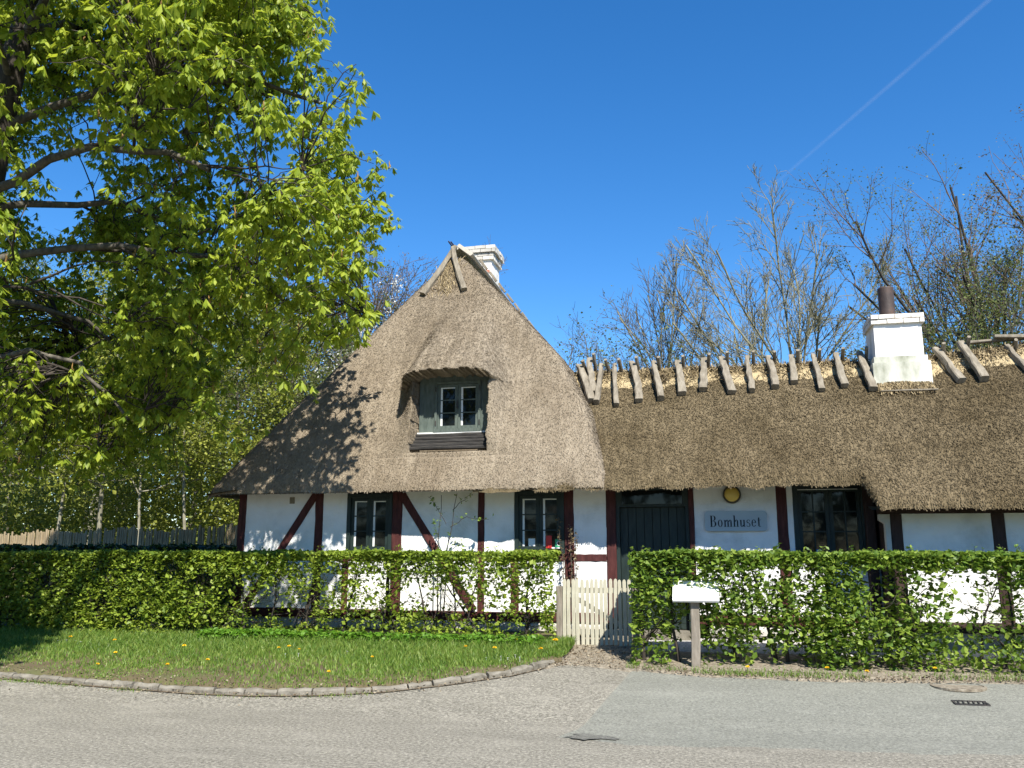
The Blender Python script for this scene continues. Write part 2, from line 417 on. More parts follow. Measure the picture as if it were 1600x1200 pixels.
def sheet(name, xs, y0, y1, rows, off, mat, parent=None, rel=0.0, power=1.0, bumpy=0.0):
    xs = np.asarray(xs, float); t = np.linspace(0, 1, rows) ** power
    Y = np.asarray(y0(xs))[:, None] + (np.asarray(y1(xs)) - np.asarray(y0(xs)))[:, None] * t[None, :]
    X = np.repeat(xs[:, None], rows, 1)
    dip = np.clip(np.minimum((Y - Y[:, :1]) / 0.10, 1), 0, 1)
    Z = gz(Y) + off * dip - 0.004 * (1 - dip)
    if bumpy: Z = Z + (bumpy * vnoise(X, Y, f=2.5, seed=3) + bumpy * 0.5 * vnoise(X, Y, f=9, seed=4)) * dip
    n, r = X.shape
    V = np.stack([X, Y, Z], -1).reshape(-1, 3)
    i = np.arange(n - 1)[:, None] * r + np.arange(r - 1)[None, :]
    F = np.stack([i, i + r, i + r + 1, i + 1], -1).reshape(-1, 4)
    return bulk(name, V, F, mat, parent, True)

far = np.array([-3000, -1200, -500, -200, -100, -60, -40, -30, -20, -12, -6, 0, 6, 12, 20, 30, 40, 60, 100, 200, 500, 1200, 3000.])
gy = np.array([-600, -200, -60, -20, 0, 4, 7, 8, 9, 10, 11, 11.6, 13, 16, 20, 30, 50, 90, 200, 600, 1500, 4000.])
XX, YY = np.meshgrid(far, gy, indexing='ij')
r = len(gy); i = np.arange(len(far) - 1)[:, None] * r + np.arange(r - 1)[None, :]
ground = bulk('ground', np.stack([XX, YY, gz(YY) - 0.03], -1).reshape(-1, 3), np.stack([i, i + r, i + r + 1, i + 1], -1).reshape(-1, 4), m_field)
tag(ground, kind='structure')

def cst(v): return lambda x: np.full(len(x), float(v))
xs = np.concatenate([np.linspace(-40, -10, 30), np.linspace(-9.9, 5, 150), np.linspace(5.5, 40, 40)])
tag(sheet('road', xs, cst(-25), lambda x: road_edge(x) + 0.06, 60, 0.0, m_road, power=0.45), kind='structure')
# newer asphalt patch at the right
def patch_low(x): return np.interp(x, [-1.29, -0.61, 0.84, 2.22, 5, 20], [7.33, 7.24, 7.34, 7.51, 7.7, 8.2]) + 0.04 * np.sin(x * 3.1) + 0.02 * np.sin(x * 11) + 0.015 * np.sin(x * 29)
def patch_high(x): return np.minimum(road_edge(x) - 0.04, np.interp(x, [-1.29, -1.17, -1.08, -0.93, -0.85], [7.4, 7.74, 8.7, 10.1, 10.4]))
tag(sheet('asphalt_patch', np.concatenate([np.linspace(-1.29, 4.5, 260), np.linspace(5, 20, 20)]), patch_low, patch_high, 34, 0.006, m_patch), kind='structure')

def blob(name, cx, cy, rx, ry, off, mat, n=40, seed=1, parent=None):
    a = np.linspace(0, 2 * math.pi, n, endpoint=False)
    rr = 1 + 0.2 * np.sin(3 * a + seed) + 0.14 * np.sin(5 * a + 2 * seed) + 0.12 * np.sin(11 * a + seed) + 0.1 * np.sin(17 * a)
    x = cx + rx * rr * np.cos(a); y = cy + ry * rr * np.sin(a)
    V = np.stack([x, y, gz(y) + off], -1); V = np.vstack([V, [cx, cy, float(gz(cy)) + off]])
    F = np.array([(k, (k + 1) % n, n) for k in range(n)])
    return tag(bulk(name, V, F, mat, parent), kind='structure')
blob('tar_stain', -1.02, 7.42, 0.2, 0.1, 0.012, m_stain, seed=2)

# verge: lawn behind the kerb, dirt under the right hedge, path to the gate, gravel yard
tag(sheet('lawn', np.concatenate([np.linspace(-40, -10, 30), np.linspace(-9.9, -1.78, 90)]), lambda x: road_edge(x) + 0.07, cst(12.5), 40, 0.065, m_lawn, bumpy=0.012), kind='structure')
tag(sheet('path', np.linspace(-1.9, -0.85, 16), lambda x: road_edge(x) - 0.12, cst(12.5), 24, 0.012, m_dirt, bumpy=0.006), kind='structure')
tag(sheet('hedge_bed', np.concatenate([np.linspace(-0.9, 5, 60), np.linspace(5.5, 40, 20)]), lambda x: road_edge(x) - 0.03 + 0.04 * np.sin(x * 5.3) + 0.03 * np.sin(x * 13), cst(11.25), 40, 0.018, m_dirt, bumpy=0.014), kind='structure')
tag(sheet('gravel_yard', np.linspace(-0.95, 12, 60), cst(11.2), cst(12.5), 14, 0.03, m_gravel, bumpy=0.012), kind='structure')

# kerb of single granite setts
pts = KERB[(KERB[:, 0] > -17)]
seg = np.linalg.norm(np.diff(pts, axis=0), axis=1); cum = np.concatenate([[0], np.cumsum(seg)])
kpar = bulk('kerb', np.array([(p[0], p[1] + d, gz(p[1]) + 0.006) for d in (-0.05, 0.16) for p in pts]), np.array([(k, k + 1, k + 1 + len(pts), k + len(pts)) for k in range(len(pts) - 1)]), m_soil)
tag(kpar, kind='structure')
s = 0.0
while s < cum[-1] - 0.12:
    L = rng.uniform(0.27, 0.40)
    a = np.array([np.interp(s + 0.008, cum, pts[:, k]) for k in (0, 1)]); b = np.array([np.interp(min(s + L - 0.012, cum[-1]), cum, pts[:, k]) for k in (0, 1)])
    nrm = np.array([-(b - a)[1], (b - a)[0]]); nrm /= np.linalg.norm(nrm)
    o = nrm * (0.05 + rng.normal(0, 0.006)); h = rng.normal(0, 0.006)
    mb = MB().beam((*(a + o), gz(a[1]) - 0.006 + h), (*(b + o), gz(b[1]) - 0.006 + h + rng.normal(0, 0.004)), 0.088, 0.13, (0, 0, 1), 4, 0.008, 0.25)
    mb.build('kerb_stone', m_kerb, kpar)
    s += L

# ------------------------------------------------------------------ the thatched house
house = thing('thatched_house', 'long half-timbered cottage with white limewashed walls and thatched roof', 'house', (-2, 12.5, 0.3))
ZE, XM, YP, ZR = 2.47, -4.3, 14.3, 6.84

def eave_y(x): return 12.09 - 0.03 * (np.asarray(x, float) + 7.6)
def softmin(a, b, k):
    h = np.clip(0.5 + 0.5 * (b - a) / k, 0, 1)
    return b * (1 - h) + a * h - k * h * (1 - h)
def edge_roll(d, r=0.11):
    t = np.clip(1 - d / r, 0, 1)
    return r * (1 - np.sqrt(np.maximum(1 - t * t, 0)))
def z_main(x, y):
    x = np.asarray(x, float); y = np.asarray(y, float)
    front = ZE + 0.02 + (y - eave_y(x)) * (ZR - ZE) / (YP - 12.05)
    left = ZE + (x + 7.63) * (ZR - ZE) / (XM + 7.63)
    right = np.interp(x - XM, [-5, 0, 1.2, 2.1, 2.6, 2.95, 3.3], [9.0, 6.9, 5.6, 4.55, 3.6, 2.45, 1.2])
    back = ZE + (23.2 - y) * (ZR - ZE) / 3.0
    z = softmin(softmin(left, right, 0.5), softmin(front, back, 0.3), 0.32)
    z = z + 0.012 * vnoise(x, y, z, 3.0, 11) + 0.008 * vnoise(x, y, z, 9.0, 12)
    return z - edge_roll(y - eave_y(x)) - edge_roll(x + 7.63)
def annex(x): return np.clip((np.asarray(x, float) - 1.93) / 0.13, 0, 1)
def wing_y0(x): return eave_y(x) * (1 - annex(x)) + 11.43 * annex(x) + 0.012 * np.sin(x * 7) + 0.01 * np.sin(x * 17)
def z_wing(x, y):
    x = np.asarray(x, float); y = np.asarray(y, float)
    e = eave_y(x)
    f1 = ZE + (y - e) * (4.42 - ZE) / (14.05 - e)
    f2 = np.interp(y, [11.43, 13.2, 14.05, 15], [2.14, 3.66, 4.44, 5.36])
    k = annex(x)
    f = f1 * (1 - k) + np.maximum(f2, f1 * (f1 > 3.6)) * k
    b = ZE + (16.15 - y) * 0.98
    z = softmin(f, b, 0.35) + 0.13 * np.clip((x - 3.5) / 1.2, 0, 1) * np.clip((y - 12.6) / 1.4, 0, 1)
    z = z + 0.018 * vnoise(x, y, z, 2.4, 21) + 0.014 * vnoise(x, y, z, 8.0, 22)
    return z - edge_roll(y - wing_y0(x), 0.13)

def grid_mesh(name, X, Y, Z, mat, parent, drop=None):
    n, r = X.shape
    V = np.stack([X, Y, Z], -1).reshape(-1, 3)
    i = np.arange(n - 1)[:, None] * r + np.arange(r - 1)[None, :]
    F = np.stack([i, i + r, i + r + 1, i + 1], -1).reshape(-1, 4)
    if drop is not None:
        c = V[F].mean(1); F = F[~drop(c)]
    return bulk(name, V, F, mat, parent, True), V, F

# main roof
ux = np.concatenate([[-7.63, -7.625, -7.615, -7.60, -7.575, -7.55], np.linspace(-7.5, -1.40, 138)])
tv = np.concatenate([[0, 0.004, 0.012, 0.025, 0.05, 0.08], np.linspace(0.12, 3.0, 70), np.linspace(3.15, 11.1, 60)])
X = np.repeat(ux[:, None], len(tv), 1); Y = eave_y(X) + tv[None, :]
DXC = -3.77
def in_dormer(c): return (np.abs(c[:, 0] - DXC) < 1.05) & (c[:, 2] > 2.9) & (c[:, 2] < 4.95) & (c[:, 1] < 14)
roof, Vm, Fm = grid_mesh('roof', X, Y, z_main(X, Y), m_thatch, house, in_dormer)

# swept dormer in the front slope, built as a patch over (x, z)
px_ = np.linspace(-5.2, -2.35, 160); pz_ = np.linspace(2.62, 6.25, 160)
PX, PZ = np.meshgrid(px_, pz_, indexing='ij')
lo = np.full(PX.shape, 11.9); hi = np.full(PX.shape, 15.4)
for _ in range(26):
    mid = (lo + hi) / 2; below = z_main(PX, mid) < PZ
    lo = np.where(below, mid, lo); hi = np.where(below, hi, mid)
YR = (lo + hi) / 2
dx = PX - DXC; ad = np.abs(dx)
def sm(a, b, v):
    t = np.clip((v - a) / (b - a), 0, 1); return t * t * (3 - 2 * t)
zlip = 4.19 - 0.12 * sm(0.35, 0.85, ad) + 0.012 * np.sin(PX * 23) + 0.008 * np.sin(PX * 51)
sfrac = np.clip((PZ - zlip) / (5.8 - zlip), 0, 1)
half = 0.96 - 0.45 * sfrac
B_top = 0.78 * (1 - sm(half - 0.40, half, np.abs(dx + 0.05))) * (1 - sfrac) ** 1.5
B_chk = 0.45 * np.clip((PZ - 2.95) / 1.2, 0, 1) * (1 - sm(0.58, 0.92, ad))
B = np.where(PZ >= zlip, B_top, B_chk)
rim = np.minimum(np.minimum(PX + 5.2, -2.35 - PX), np.minimum(PZ - 2.62, 6.25 - PZ))
B = B + 0.012 - 0.10 * (1 - sm(0.0, 0.55, rim))
PY = YR - B + 0.006 * vnoise(PX, PZ, f=12, seed=31)
opening = (ad < 0.60 + 0.012 * np.sin(PZ * 17)) & (PZ < zlip) & (PZ > 2.985)
PY = np.where(opening, 12.74, PY)
offroof = (np.abs(z_main(PX, YR) - PZ) > 0.04).reshape(-1)
ii = np.arange(len(px_) - 1)[:, None] * len(pz_) + np.arange(len(pz_) - 1)[None, :]
badq = (offroof[ii] | offroof[ii + 1] | offroof[ii + len(pz_)] | offroof[ii + len(pz_) + 1]).reshape(-1)
dorm, Vd, Fd = grid_mesh('dormer_thatch', PX, PY, PZ, m_thatch, house, lambda c: badq)

# wing roof, with the lower and wider part at the right
wx = np.concatenate([np.linspace(-3.3, 1.9, 110), np.linspace(1.925, 2.08, 8), np.linspace(2.12, 8.5, 100)])
tw = np.concatenate([[0, 0.003, 0.01, 0.02, 0.035, 0.055, 0.08], np.linspace(0.11, 1, 80)])
X = np.repeat(wx[:, None], len(tw), 1); Y = wing_y0(X) + tw[None, :] * (16.1 - wing_y0(X))
wing, Vw, Fw = grid_mesh('wing_roof', X, Y, z_wing(X, Y), m_thatch_old, house)

# eave undersides
sx = np.linspace(-7.63, 1.98, 90)
sv = [(x, y, z) for x in sx for y, z in ((eave_y(x), ZE - 0.105), (12.56, ZE - 0.03))]
bulk('soffit', np.array(sv), np.array([(2 * k, 2 * k + 1, 2 * k + 3, 2 * k + 2) for k in range(len(sx) - 1)]), m_thatch_old, house)
sx = np.linspace(2.0, 8.5, 60)
sv = [(x, y, z) for x in sx for y, z in ((wing_y0(x), 2.14 - 0.125), (11.96, 2.075))]
bulk('soffit', np.array(sv), np.array([(2 * k, 2 * k + 1, 2 * k + 3, 2 * k + 2) for k in range(len(sx) - 1)]), m_thatch_old, house)
bulk('soffit', np.array([(-7.63, 12.0, ZE - 0.1), (-7.1, 12.0, ZE - 0.04), (-7.1, 23, ZE - 0.04), (-7.63, 23, ZE - 0.1)]), np.array([(0, 1, 2, 3)]), m_thatch_old, house)

# loose reed ends over the whole thatch
def reeds(name, V, F, n, mat, lo, hi, keep, lift=0.03, wid=0.0065):
    P = V[F]; c = P.mean(1)
    nr = np.cross(P[:, 2] - P[:, 0], P[:, 3] - P[:, 1]); area = np.linalg.norm(nr, axis=1) / 2
    nr = unit(nr); nr[nr[:, 2] < 0] *= -1
    w = area * keep(c) * (area < 0.05)
    k = rng.choice(len(F), n, p=w / w.sum())
    a, b = rng.uniform(0, 1, (2, n, 1))
    p = P[k, 0] * (1 - a) * (1 - b) + P[k, 1] * a * (1 - b) + P[k, 2] * a * b + P[k, 3] * (1 - a) * b
    nn = nr[k]
    d = np.array([0, 0, -1.0]) - nn * (-nn[:, 2:3]); d = unit(d + rng.normal(0, 0.22, d.shape)); d = unit(d - nn * np.sum(d * nn, 1, keepdims=True))
    sd = np.cross(nn, d)
    L = rng.uniform(lo, hi, (n, 1)); wd = wid * rng.uniform(0.6, 1.5, (n, 1)); li = lift * rng.uniform(0.15, 1.0, (n, 1))
    A = p - d * L * 0.5 - nn * 0.004; Bq = p + d * L * 0.5 + nn * li
    tw_ = nn * wd * rng.uniform(-0.8, 0.8, (n, 1))
    Vq = np.stack([A - sd * wd * 0.5, Bq + sd * wd + tw_, Bq - sd * wd - tw_], 1).reshape(-1, 3)
    Fq = np.arange(n * 3).reshape(-1, 3)
    return tag(bulk(name, Vq, Fq, mat, house), kind='stuff')
reeds('reed', Vm, Fm, 165000, m_thatch, 0.025, 0.065, lambda c: ((c[:, 1] < 22) & (c[:, 0] > -7.62) & ((c[:, 0] > -6.5) | (c[:, 1] < 15))).astype(float) * np.where(c[:, 0] + 8.5 < (c[:, 1] - 12) * 1.2, 0.3, 1) * np.where((np.abs(c[:, 0] - DXC) < 0.85) & (c[:, 1] < 14) & (c[:, 2] > 3.1) & (c[:, 2] < 5.0), 0.1, 1), 0.014, 0.0042)
reeds('reed', Vd, Fd, 70000, m_thatch, 0.02, 0.055, lambda c: ((c[:, 1] < 12.72) | (c[:, 2] > 4.3) | (np.abs(c[:, 0] - DXC) > 0.62)).astype(float), 0.013, 0.004)
reeds('reed', Vw, Fw, 155000, m_thatch_old, 0.025, 0.075, lambda c: ((c[:, 1] < 14.3) & (c[:, 0] > -2.4) & (c[:, 0] < 8.5)).astype(float), 0.018, 0.0045)

# straw along the wing ridge and under the peak
def straw_heap(name, pts_fn, n, lo=0.1, hi=0.3, dirv=None, w=0.005):
    p, d = pts_fn(n)
    d = unit(d); q = unit(np.cross(d, rng.normal(0, 1, d.shape)))
    L = rng.uniform(lo, hi, (n, 1)); wd = w * rng.uniform(0.6, 1.4, (n, 1))
    A = p - d * L / 2; Bq = p + d * L / 2
    V = np.stack([A - q * wd, A + q * wd, Bq + q * wd, Bq - q * wd], 1).reshape(-1, 3)
    return tag(bulk(name, V, np.arange(n * 4).reshape(-1, 4), m_straw, house), kind='stuff')
def ridge_pts(n):
    x = rng.uniform(-2.1, 8.4, n); x = np.where((x > 2.5) & (x < 3.4), x - 3.5, x)
    y = 13.98 - np.abs(rng.normal(0, 0.15, n)) + 0.16
    y = np.maximum(y, 13.62 + 0.07 * np.sin(x * 9) + 0.05 * np.sin(x * 23))
    z = z_wing(x, y) + 0.02 + rng.uniform(0, 0.05, n)
    d = np.stack([rng.normal(0, 0.5, n), -np.ones(n) * 0.6, -0.6 * np.ones(n)], -1) + rng.normal(0, 0.35, (n, 3))
    return np.stack([x, y, z], -1), d
rx_ = np.linspace(-2.2, 8.45, 210); ry_ = np.linspace(13.64, 14.5, 14)
RX, RY = np.meshgrid(rx_, ry_, indexing='ij'); RYj = RY + (RY < 13.7) * (0.05 * np.sin(RX * 9) + 0.04 * np.sin(RX * 23))
RZ = z_wing(RX, RYj) + 0.035 * np.sin((RY - 13.64) / 0.86 * math.pi) ** 0.6 - 0.012 + 0.02 * vnoise(RX, RY, f=9, seed=41)
grid_mesh('ridge_straw', RX, RYj, RZ, m_straw, house)
straw_heap('loose_straw', ridge_pts, 11500, 0.06, 0.2)
def peak_pts(n):
    x = -4.32 + rng.normal(0, 0.10, n); z = 6.3 + rng.uniform(-0.42, 0.35, n); x = -4.3 + (x + 4.3) * np.clip((6.9 - z) / 0.45, 0.2, 1.3)
    y = 12.05 + (z - ZE) / (ZR - ZE) * (YP - 12.05) - 0.045 - rng.uniform(0, 0.03, n)
    return np.stack([x, y, z], -1), np.stack([rng.normal(0, 0.6, n), -0.4 + rng.normal(0, 0.2, n), -np.ones(n)], -1)
straw_heap('loose_straw', peak_pts, 1100, 0.08, 0.24)

# crossed oak ridge logs on the wing
LOGS = [(-2.03, 4.36, -1.73, 13.33), (-1.85, 4.58, -1.76, 13.52), (-1.65, 4.45, -1.66, 13.3), (-1.43, 4.42, -1.34, 13.21), (-1.15, 4.49, -0.99, 13.29), (-0.79, 4.45, -0.65, 13.3), (-0.4, 4.44, -0.33, 13.41), (0.02, 4.48, -0.01, 13.46), (0.3, 4.5, 0.42, 13.37), (0.7, 4.49, 0.72, 13.39), (1.03, 4.44, 1.07, 13.44), (1.38, 4.43, 1.36, 13.56), (1.71, 4.43, 1.73, 13.34), (2.05, 4.4, 2.06, 13.39), (2.4, 4.36, 2.44, 13.31), (3.5, 4.33, 3.66, 13.4), (3.86, 4.55, 3.96, 13.36), (4.5, 4.45, 4.6, 13.31), (5.1, 4.5, 5.2, 13.36), (5.65, 4.5, 5.7, 13.34), (6.2, 4.5, 6.3, 13.4), (6.75, 4.5, 6.8, 13.33), (7.3, 4.5, 7.4, 13.36), (7.85, 4.5, 7.9, 13.32)]
for x0, z0, x1, y1 in LOGS:
    ztop = max(z0, 4.47) + 0.09
    zb = float(z_wing(x1, y1)) + 0.07
    MB().beam((x0, 14.0, ztop), (x1, y1, zb), 0.075 + rng.uniform(-0.012, 0.03), 0.065 + rng.uniform(-0.01, 0.02), (0, 0, 1), 8, 0.008, 0.15, 1.3, 0.010).build('ridge_log', m_logs, house)
    MB().beam((x0 + 0.09, 13.84, ztop + 0.055), (x0 + 0.12 + rng.uniform(0, .08), 14.75, float(z_wing(x0, 14.75)) + 0.07), 0.05, 0.05, (0, 0, 1), 6, 0.006, 0.3, 1.9, 0.02).build('ridge_log', m_logs, house)
MB().beam((4.35, 14.02, 4.72), (5.6, 13.9, 4.62), 0.09, 0.05, (0, 0, 1), 5, 0.006).build('ridge_plank', m_logs, house)
MB().beam((4.0, 14.1, 4.66), (5.8, 14.15, 4.74), 0.12, 0.04, (0, 0, 1), 5, 0.006).build('ridge_plank', m_logs, house)

# ridge planks and end sticks of the main roof
MB().beam((XM + 0.02, YP - 0.1, 6.93), (XM - 0.42, 13.72, 5.92), 0.09, 0.07, (0, -1, 0.5), 6, 0.006, 0.25, 1.25, 0.015).build('end_stick', m_logs, house)
MB().beam((XM - 0.02, YP - 0.12, 6.92), (XM + 0.33, 13.72, 5.95), 0.085, 0.07, (0, -1, 0.5), 6, 0.006, 0.25, 1.25, 0.015).build('end_stick', m_logs, house)
MB().beam((XM - 0.02, YP - 0.05, 6.9), (XM - 0.08, YP - 0.2, 7.0), 0.02, 0.02, (1, 0, 0), 3, 0.002).build('peg', m_timber_dark, house)
MB().beam((XM + 0.03, YP - 0.05, 6.9), (XM - 0.03, YP - 0.22, 6.98), 0.02, 0.02, (1, 0, 0), 3, 0.002).build('peg', m_timber_dark, house)
for k in range(3):
    y0 = YP + 0.02 + k * 2.0
    MB().beam((XM + 0.17, y0, 6.90 - 0.02 * k), (XM + 0.17, y0 + 2.2, 6.87 - 0.02 * k), 0.34, 0.06, (0.75, 0, 1), 8, 0.006, 0.2).build('ridge_plank', m_plank, house)
    MB().beam((XM - 0.05, y0 + 0.1, 6.98 - 0.02 * k), (XM - 0.03, y0 + 2.25, 6.95 - 0.02 * k), 0.16, 0.05, (0, 0, 1), 8, 0.006, 0.2).build('ridge_plank', m_plank, house)
for k in range(7):
    y0 = YP + 0.7 + k * 0.75
    MB().beam((XM + 0.27, y0, 6.93), (XM + 0.40, y0 + 0.02, 6.74), 0.05, 0.05, (0, 1, 0), 2, 0.003).build('peg', m_logs, house)

# ---- chimneys
def brick_ring(par, x0, x1, y0, y1, z0, courses, h, mat, bl=0.23):
    meshes = {}
    for c in range(courses):
        z = z0 + c * h
        for side in range(4):
            a, b = (x0, x1) if side in (0, 2) else (y0 + 0.11, y1 - 0.11)
            p = a + (0.0 if c % 2 == 0 else -bl / 2)
            while p < b - 0.03:
                q0 = max(p, a) + 0.005; q1 = min(p + bl, b) - 0.005
                if q1 - q0 > 0.03:
                    d = rng.normal(0, 0.004)
                    mb = MB()
                    if side == 0: mb.box(q0, q1, y0 + d, y0 + 0.105, z + 0.005, z + h - 0.005)
                    elif side == 2: mb.box(q0, q1, y1 - 0.105, y1 + d, z + 0.005, z + h - 0.005)
                    elif side == 1: mb.box(x1 - 0.105, x1 + d, q0, q1, z + 0.005, z + h - 0.005)
                    else: mb.box(x0 + d, x0 + 0.105, q0, q1, z + 0.005, z + h - 0.005)
                    mb.build('brick', mat[int(rng.integers(len(mat)))], par)
                p += bl
def wobble_box(x0, x1, y0, y1, z0, z1, mat, name, parent, n=8, amp=0.006):
    """rendered masonry block with soft uneven faces"""
    V = []; F = []
    def face(o, u, v):
        s = len(V)
        for a in range(n + 1):
            for b in range(n + 1):
                V.append(o + u * a / n + v * b / n)
        for a in range(n):
            for b in range(n):
                i = s + a * (n + 1) + b; F.append((i, i + n + 1, i + n + 2, i + 1))
    o = np.array
    face(o([x0, y0, z0.__float__()]), o([x1 - x0, 0, 0.]), o([0, 0, z1 - z0]))
    face(o([x1, y0, z0.__float__()]), o([0, y1 - y0, 0.]), o([0, 0, z1 - z0]))
    face(o([x1, y1, z0.__float__()]), o([x0 - x1, 0, 0.]), o([0, 0, z1 - z0]))
    face(o([x0, y1, z0.__float__()]), o([0, y0 - y1, 0.]), o([0, 0, z1 - z0]))
    face(o([x0, y0, z1.__float__()]), o([x1 - x0, 0, 0.]), o([0, y1 - y0, 0.]))
    V = np.array(V); ctr = V.mean(0)
    k = amp * (vnoise(V[:, 0], V[:, 1], V[:, 2], 6, 51) + 0.6 * vnoise(V[:, 0], V[:, 1], V[:, 2], 15, 52))
    V = V + unit((V - ctr) * np.array([1, 1, 0.6])) * k[:, None]
    return bulk(name, V, np.array(F), mat, parent, True)
ch1 = wobble_box(-4.72, -4.13, 16.3, 16.95, 6.3, 7.40, m_chim, 'chimney', house)
ch1['label'] = 'short white chimney with bare red bricks behind the roof peak'
MB().box(-4.70, -4.15, 16.32, 16.93, 7.38, 7.66).build('flue_core', m_dark, ch1)
brick_ring(ch1, -4.77, -4.08, 16.25, 17.0, 7.38, 2, 0.075, [m_brickw, m_stonebase, m_brickw])
brick_ring(ch1, -4.81, -4.04, 16.21, 17.04, 7.53, 2, 0.075, [m_brickw, m_brick, m_stonebase, m_stonebase])
for (bx, bz) in ((-4.40, 7.2), (-4.26, 7.05), (-4.22, 7.14), (-4.32, 6.92), (-4.22, 6.88), (-4.42, 7.02)):
    MB().box(bx - 0.05, bx + 0.05, 16.285, 16.31, bz - 0.03, bz + 0.03).build('brick', m_brick, ch1)
ch2 = wobble_box(2.56, 3.24, 13.58, 14.22, 4.36, 4.90, m_chim, 'chimney', house)
ch2['label'] = 'stout white chimney with stepped base and rusty stove pipe'
wobble_box(2.49, 3.30, 13.48, 14.32, 3.80, 4.28, m_chimb, 'chimney_base', ch2)
MB().box(2.52, 3.27, 13.52, 14.28, 4.27, 4.38).build('base_step', m_chimb, ch2)
brick_ring(ch2, 2.52, 3.28, 13.53, 14.27, 4.89, 2, 0.075, [m_brickw, m_brickw, m_brickw, m_brickw])
MB().box(2.56, 3.24, 13.58, 14.22, 4.9, 5.045).build('flue_core', m_brickw, ch2)
MB().lathe([(0.118, 4.9), (0.118, 5.15), (0.114, 5.46), (0.118, 5.52), (0.118, 5.535), (0.10, 5.535), (0.10, 5.4)], (2.83, 13.85, 0), n=28).build('stove_pipe', m_rust, ch2, True)
def nest(n):
    x = rng.uniform(2.52, 3.28, n); y = rng.uniform(13.26, 13.47, n)
    return np.stack([x, y, z_wing(x, y) + 0.04], -1), np.stack([rng.normal(0, 0.5, n), -np.ones(n), -0.9 * np.ones(n)], -1)
straw_heap('loose_straw', nest, 700, 0.08, 0.2)
MB().beam((2.54, 13.27, float(z_wing(2.54, 13.27)) + 0.06), (3.3, 13.24, float(z_wing(3.3, 13.24)) + 0.07), 0.02, 0.02, (0, 0, 1), 4, 0.003).build('straw_batten', m_logs, house)

# ---- walls
YW = 12.5
def panel(x0, x1, z0, z1, y=YW, depth=0.18):
    wobble_box(x0, x1, y, y + depth, float(z0), float(z1), m_lime, 'wall_panel', house, 10, 0.007)
def post(x0, x1, z0=0.64, z1=2.42, y=YW, mat=None, lean=0.0):
    xc = (x0 + x1) / 2
    MB().beam((xc + lean, y + 0.06, z0), (xc, y + 0.06, z1), x1 - x0, 0.15, (0, 1, 0), 8, 0.0035, 0.08).build('timber_post', mat or m_timber, house)
def rail(x0, x1, z0, z1, y=YW, mat=None):
    MB().beam((x0, y + 0.062, (z0 + z1) / 2), (x1, y + 0.062, (z0 + z1) / 2), z1 - z0, 0.14, (0, 1, 0), 6, 0.003, 0.08).build('timber_rail', mat or m_timber, house)
POSTS = [(-7.3, -7.17), (-5.98, -5.85), (-4.71, -4.55), (-3.36, -3.26), (-2.06, -1.92), (-1.45, -1.31), (-0.28, -0.21), (0.91, 1.05)]
for a, b in POSTS: post(a, b, lean=rng.normal(0, 0.006))
post(-5.50, -5.40, 0.64, 1.40); post(-2.86, -2.74, 0.64, 1.40)
spans = [(-7.17, -5.98), (-5.85, -5.45), (-4.55, -3.36), (-3.26, -2.80), (-1.92, -1.45), (-0.21, 0.91), (1.05, 1.13)]
for a, b in spans:
    panel(a + 0.001, b - 0.001, 1.44, 2.45)
for a, b in [(-7.17, -5.98), (-5.85, -5.5), (-5.4, -4.71), (-4.55, -3.36), (-3.26, -2.86), (-2.74, -2.06), (-1.92, -1.45), (-0.21, 0.91), (1.05, 2.2)]:
    panel(a + 0.001, b - 0.001, 0.62, 1.38)
    rail(a + 0.004, b - 0.004, 1.36, 1.465)
MB().beam((-7.34, YW + 0.06, 0.59), (-1.33, YW + 0.06, 0.58), 0.13, 0.18, (0, 1, 0), 14, 0.004, 0.08).build('sill_beam', m_timber, house)
MB().beam((-0.28, YW + 0.06, 0.58), (2.25, YW + 0.06, 0.58), 0.13, 0.18, (0, 1, 0), 8, 0.004, 0.08).build('sill_beam', m_timber, house)
# slanting braces
MB().beam((-5.97, YW + 0.052, 2.40), (-7.10, YW + 0.052, 0.66), 0.115, 0.15, (0, 1, 0), 8, 0.004, 0.08).build('brace', m_timber, house)
MB().beam((-4.56, YW + 0.052, 2.36), (-3.42, YW + 0.052, 0.66), 0.12, 0.15, (0, 1, 0), 8, 0.004, 0.08).build('brace', m_timber, house)
# boulders of the plinth
xx = -7.35
while xx < 2.3:
    L = rng.uniform(0.28, 0.5)
    if not (-1.36 < xx + L / 2 < -0.25):
        MB().beam((xx + 0.01, YW + 0.07, 0.43), (xx + L - 0.01, YW + 0.07, 0.43), 0.2, 0.2, (0, 1, 0), 3, 0.012, 0.3).build('plinth_stone', m_stonebase, house)
    xx += L
# closing walls at the side and the back
MB().box(-7.3, -7.12, 12.65, 22.6, 0.25, 2.42).build('side_wall', m_lime, house)
MB().box(-7.3, -1.6, 22.6, 22.8, 0.25, 2.42).build('back_wall', m_lime, house)
MB().box(-1.7, 8.4, 15.6, 15.8, 0.25, 2.42).build('back_wall', m_lime, house)
MB().box(8.2, 8.4, 12.0, 15.6, 0.25, 2.42).build('side_wall', m_lime, house)
MB().box(-7.1, 8.2, 12.78, 12.84, 0.28, 2.6).build('inner_wall', m_dark, house)
MB().box(-4.5, -3.05, 12.80, 12.84, 2.7, 4.4).build('inner_wall', m_dark, house)
# small vent under the eave
MB().box(-6.42, -6.34, YW - 0.012, YW + 0.05, 2.24, 2.34).build('vent', m_logs, house)

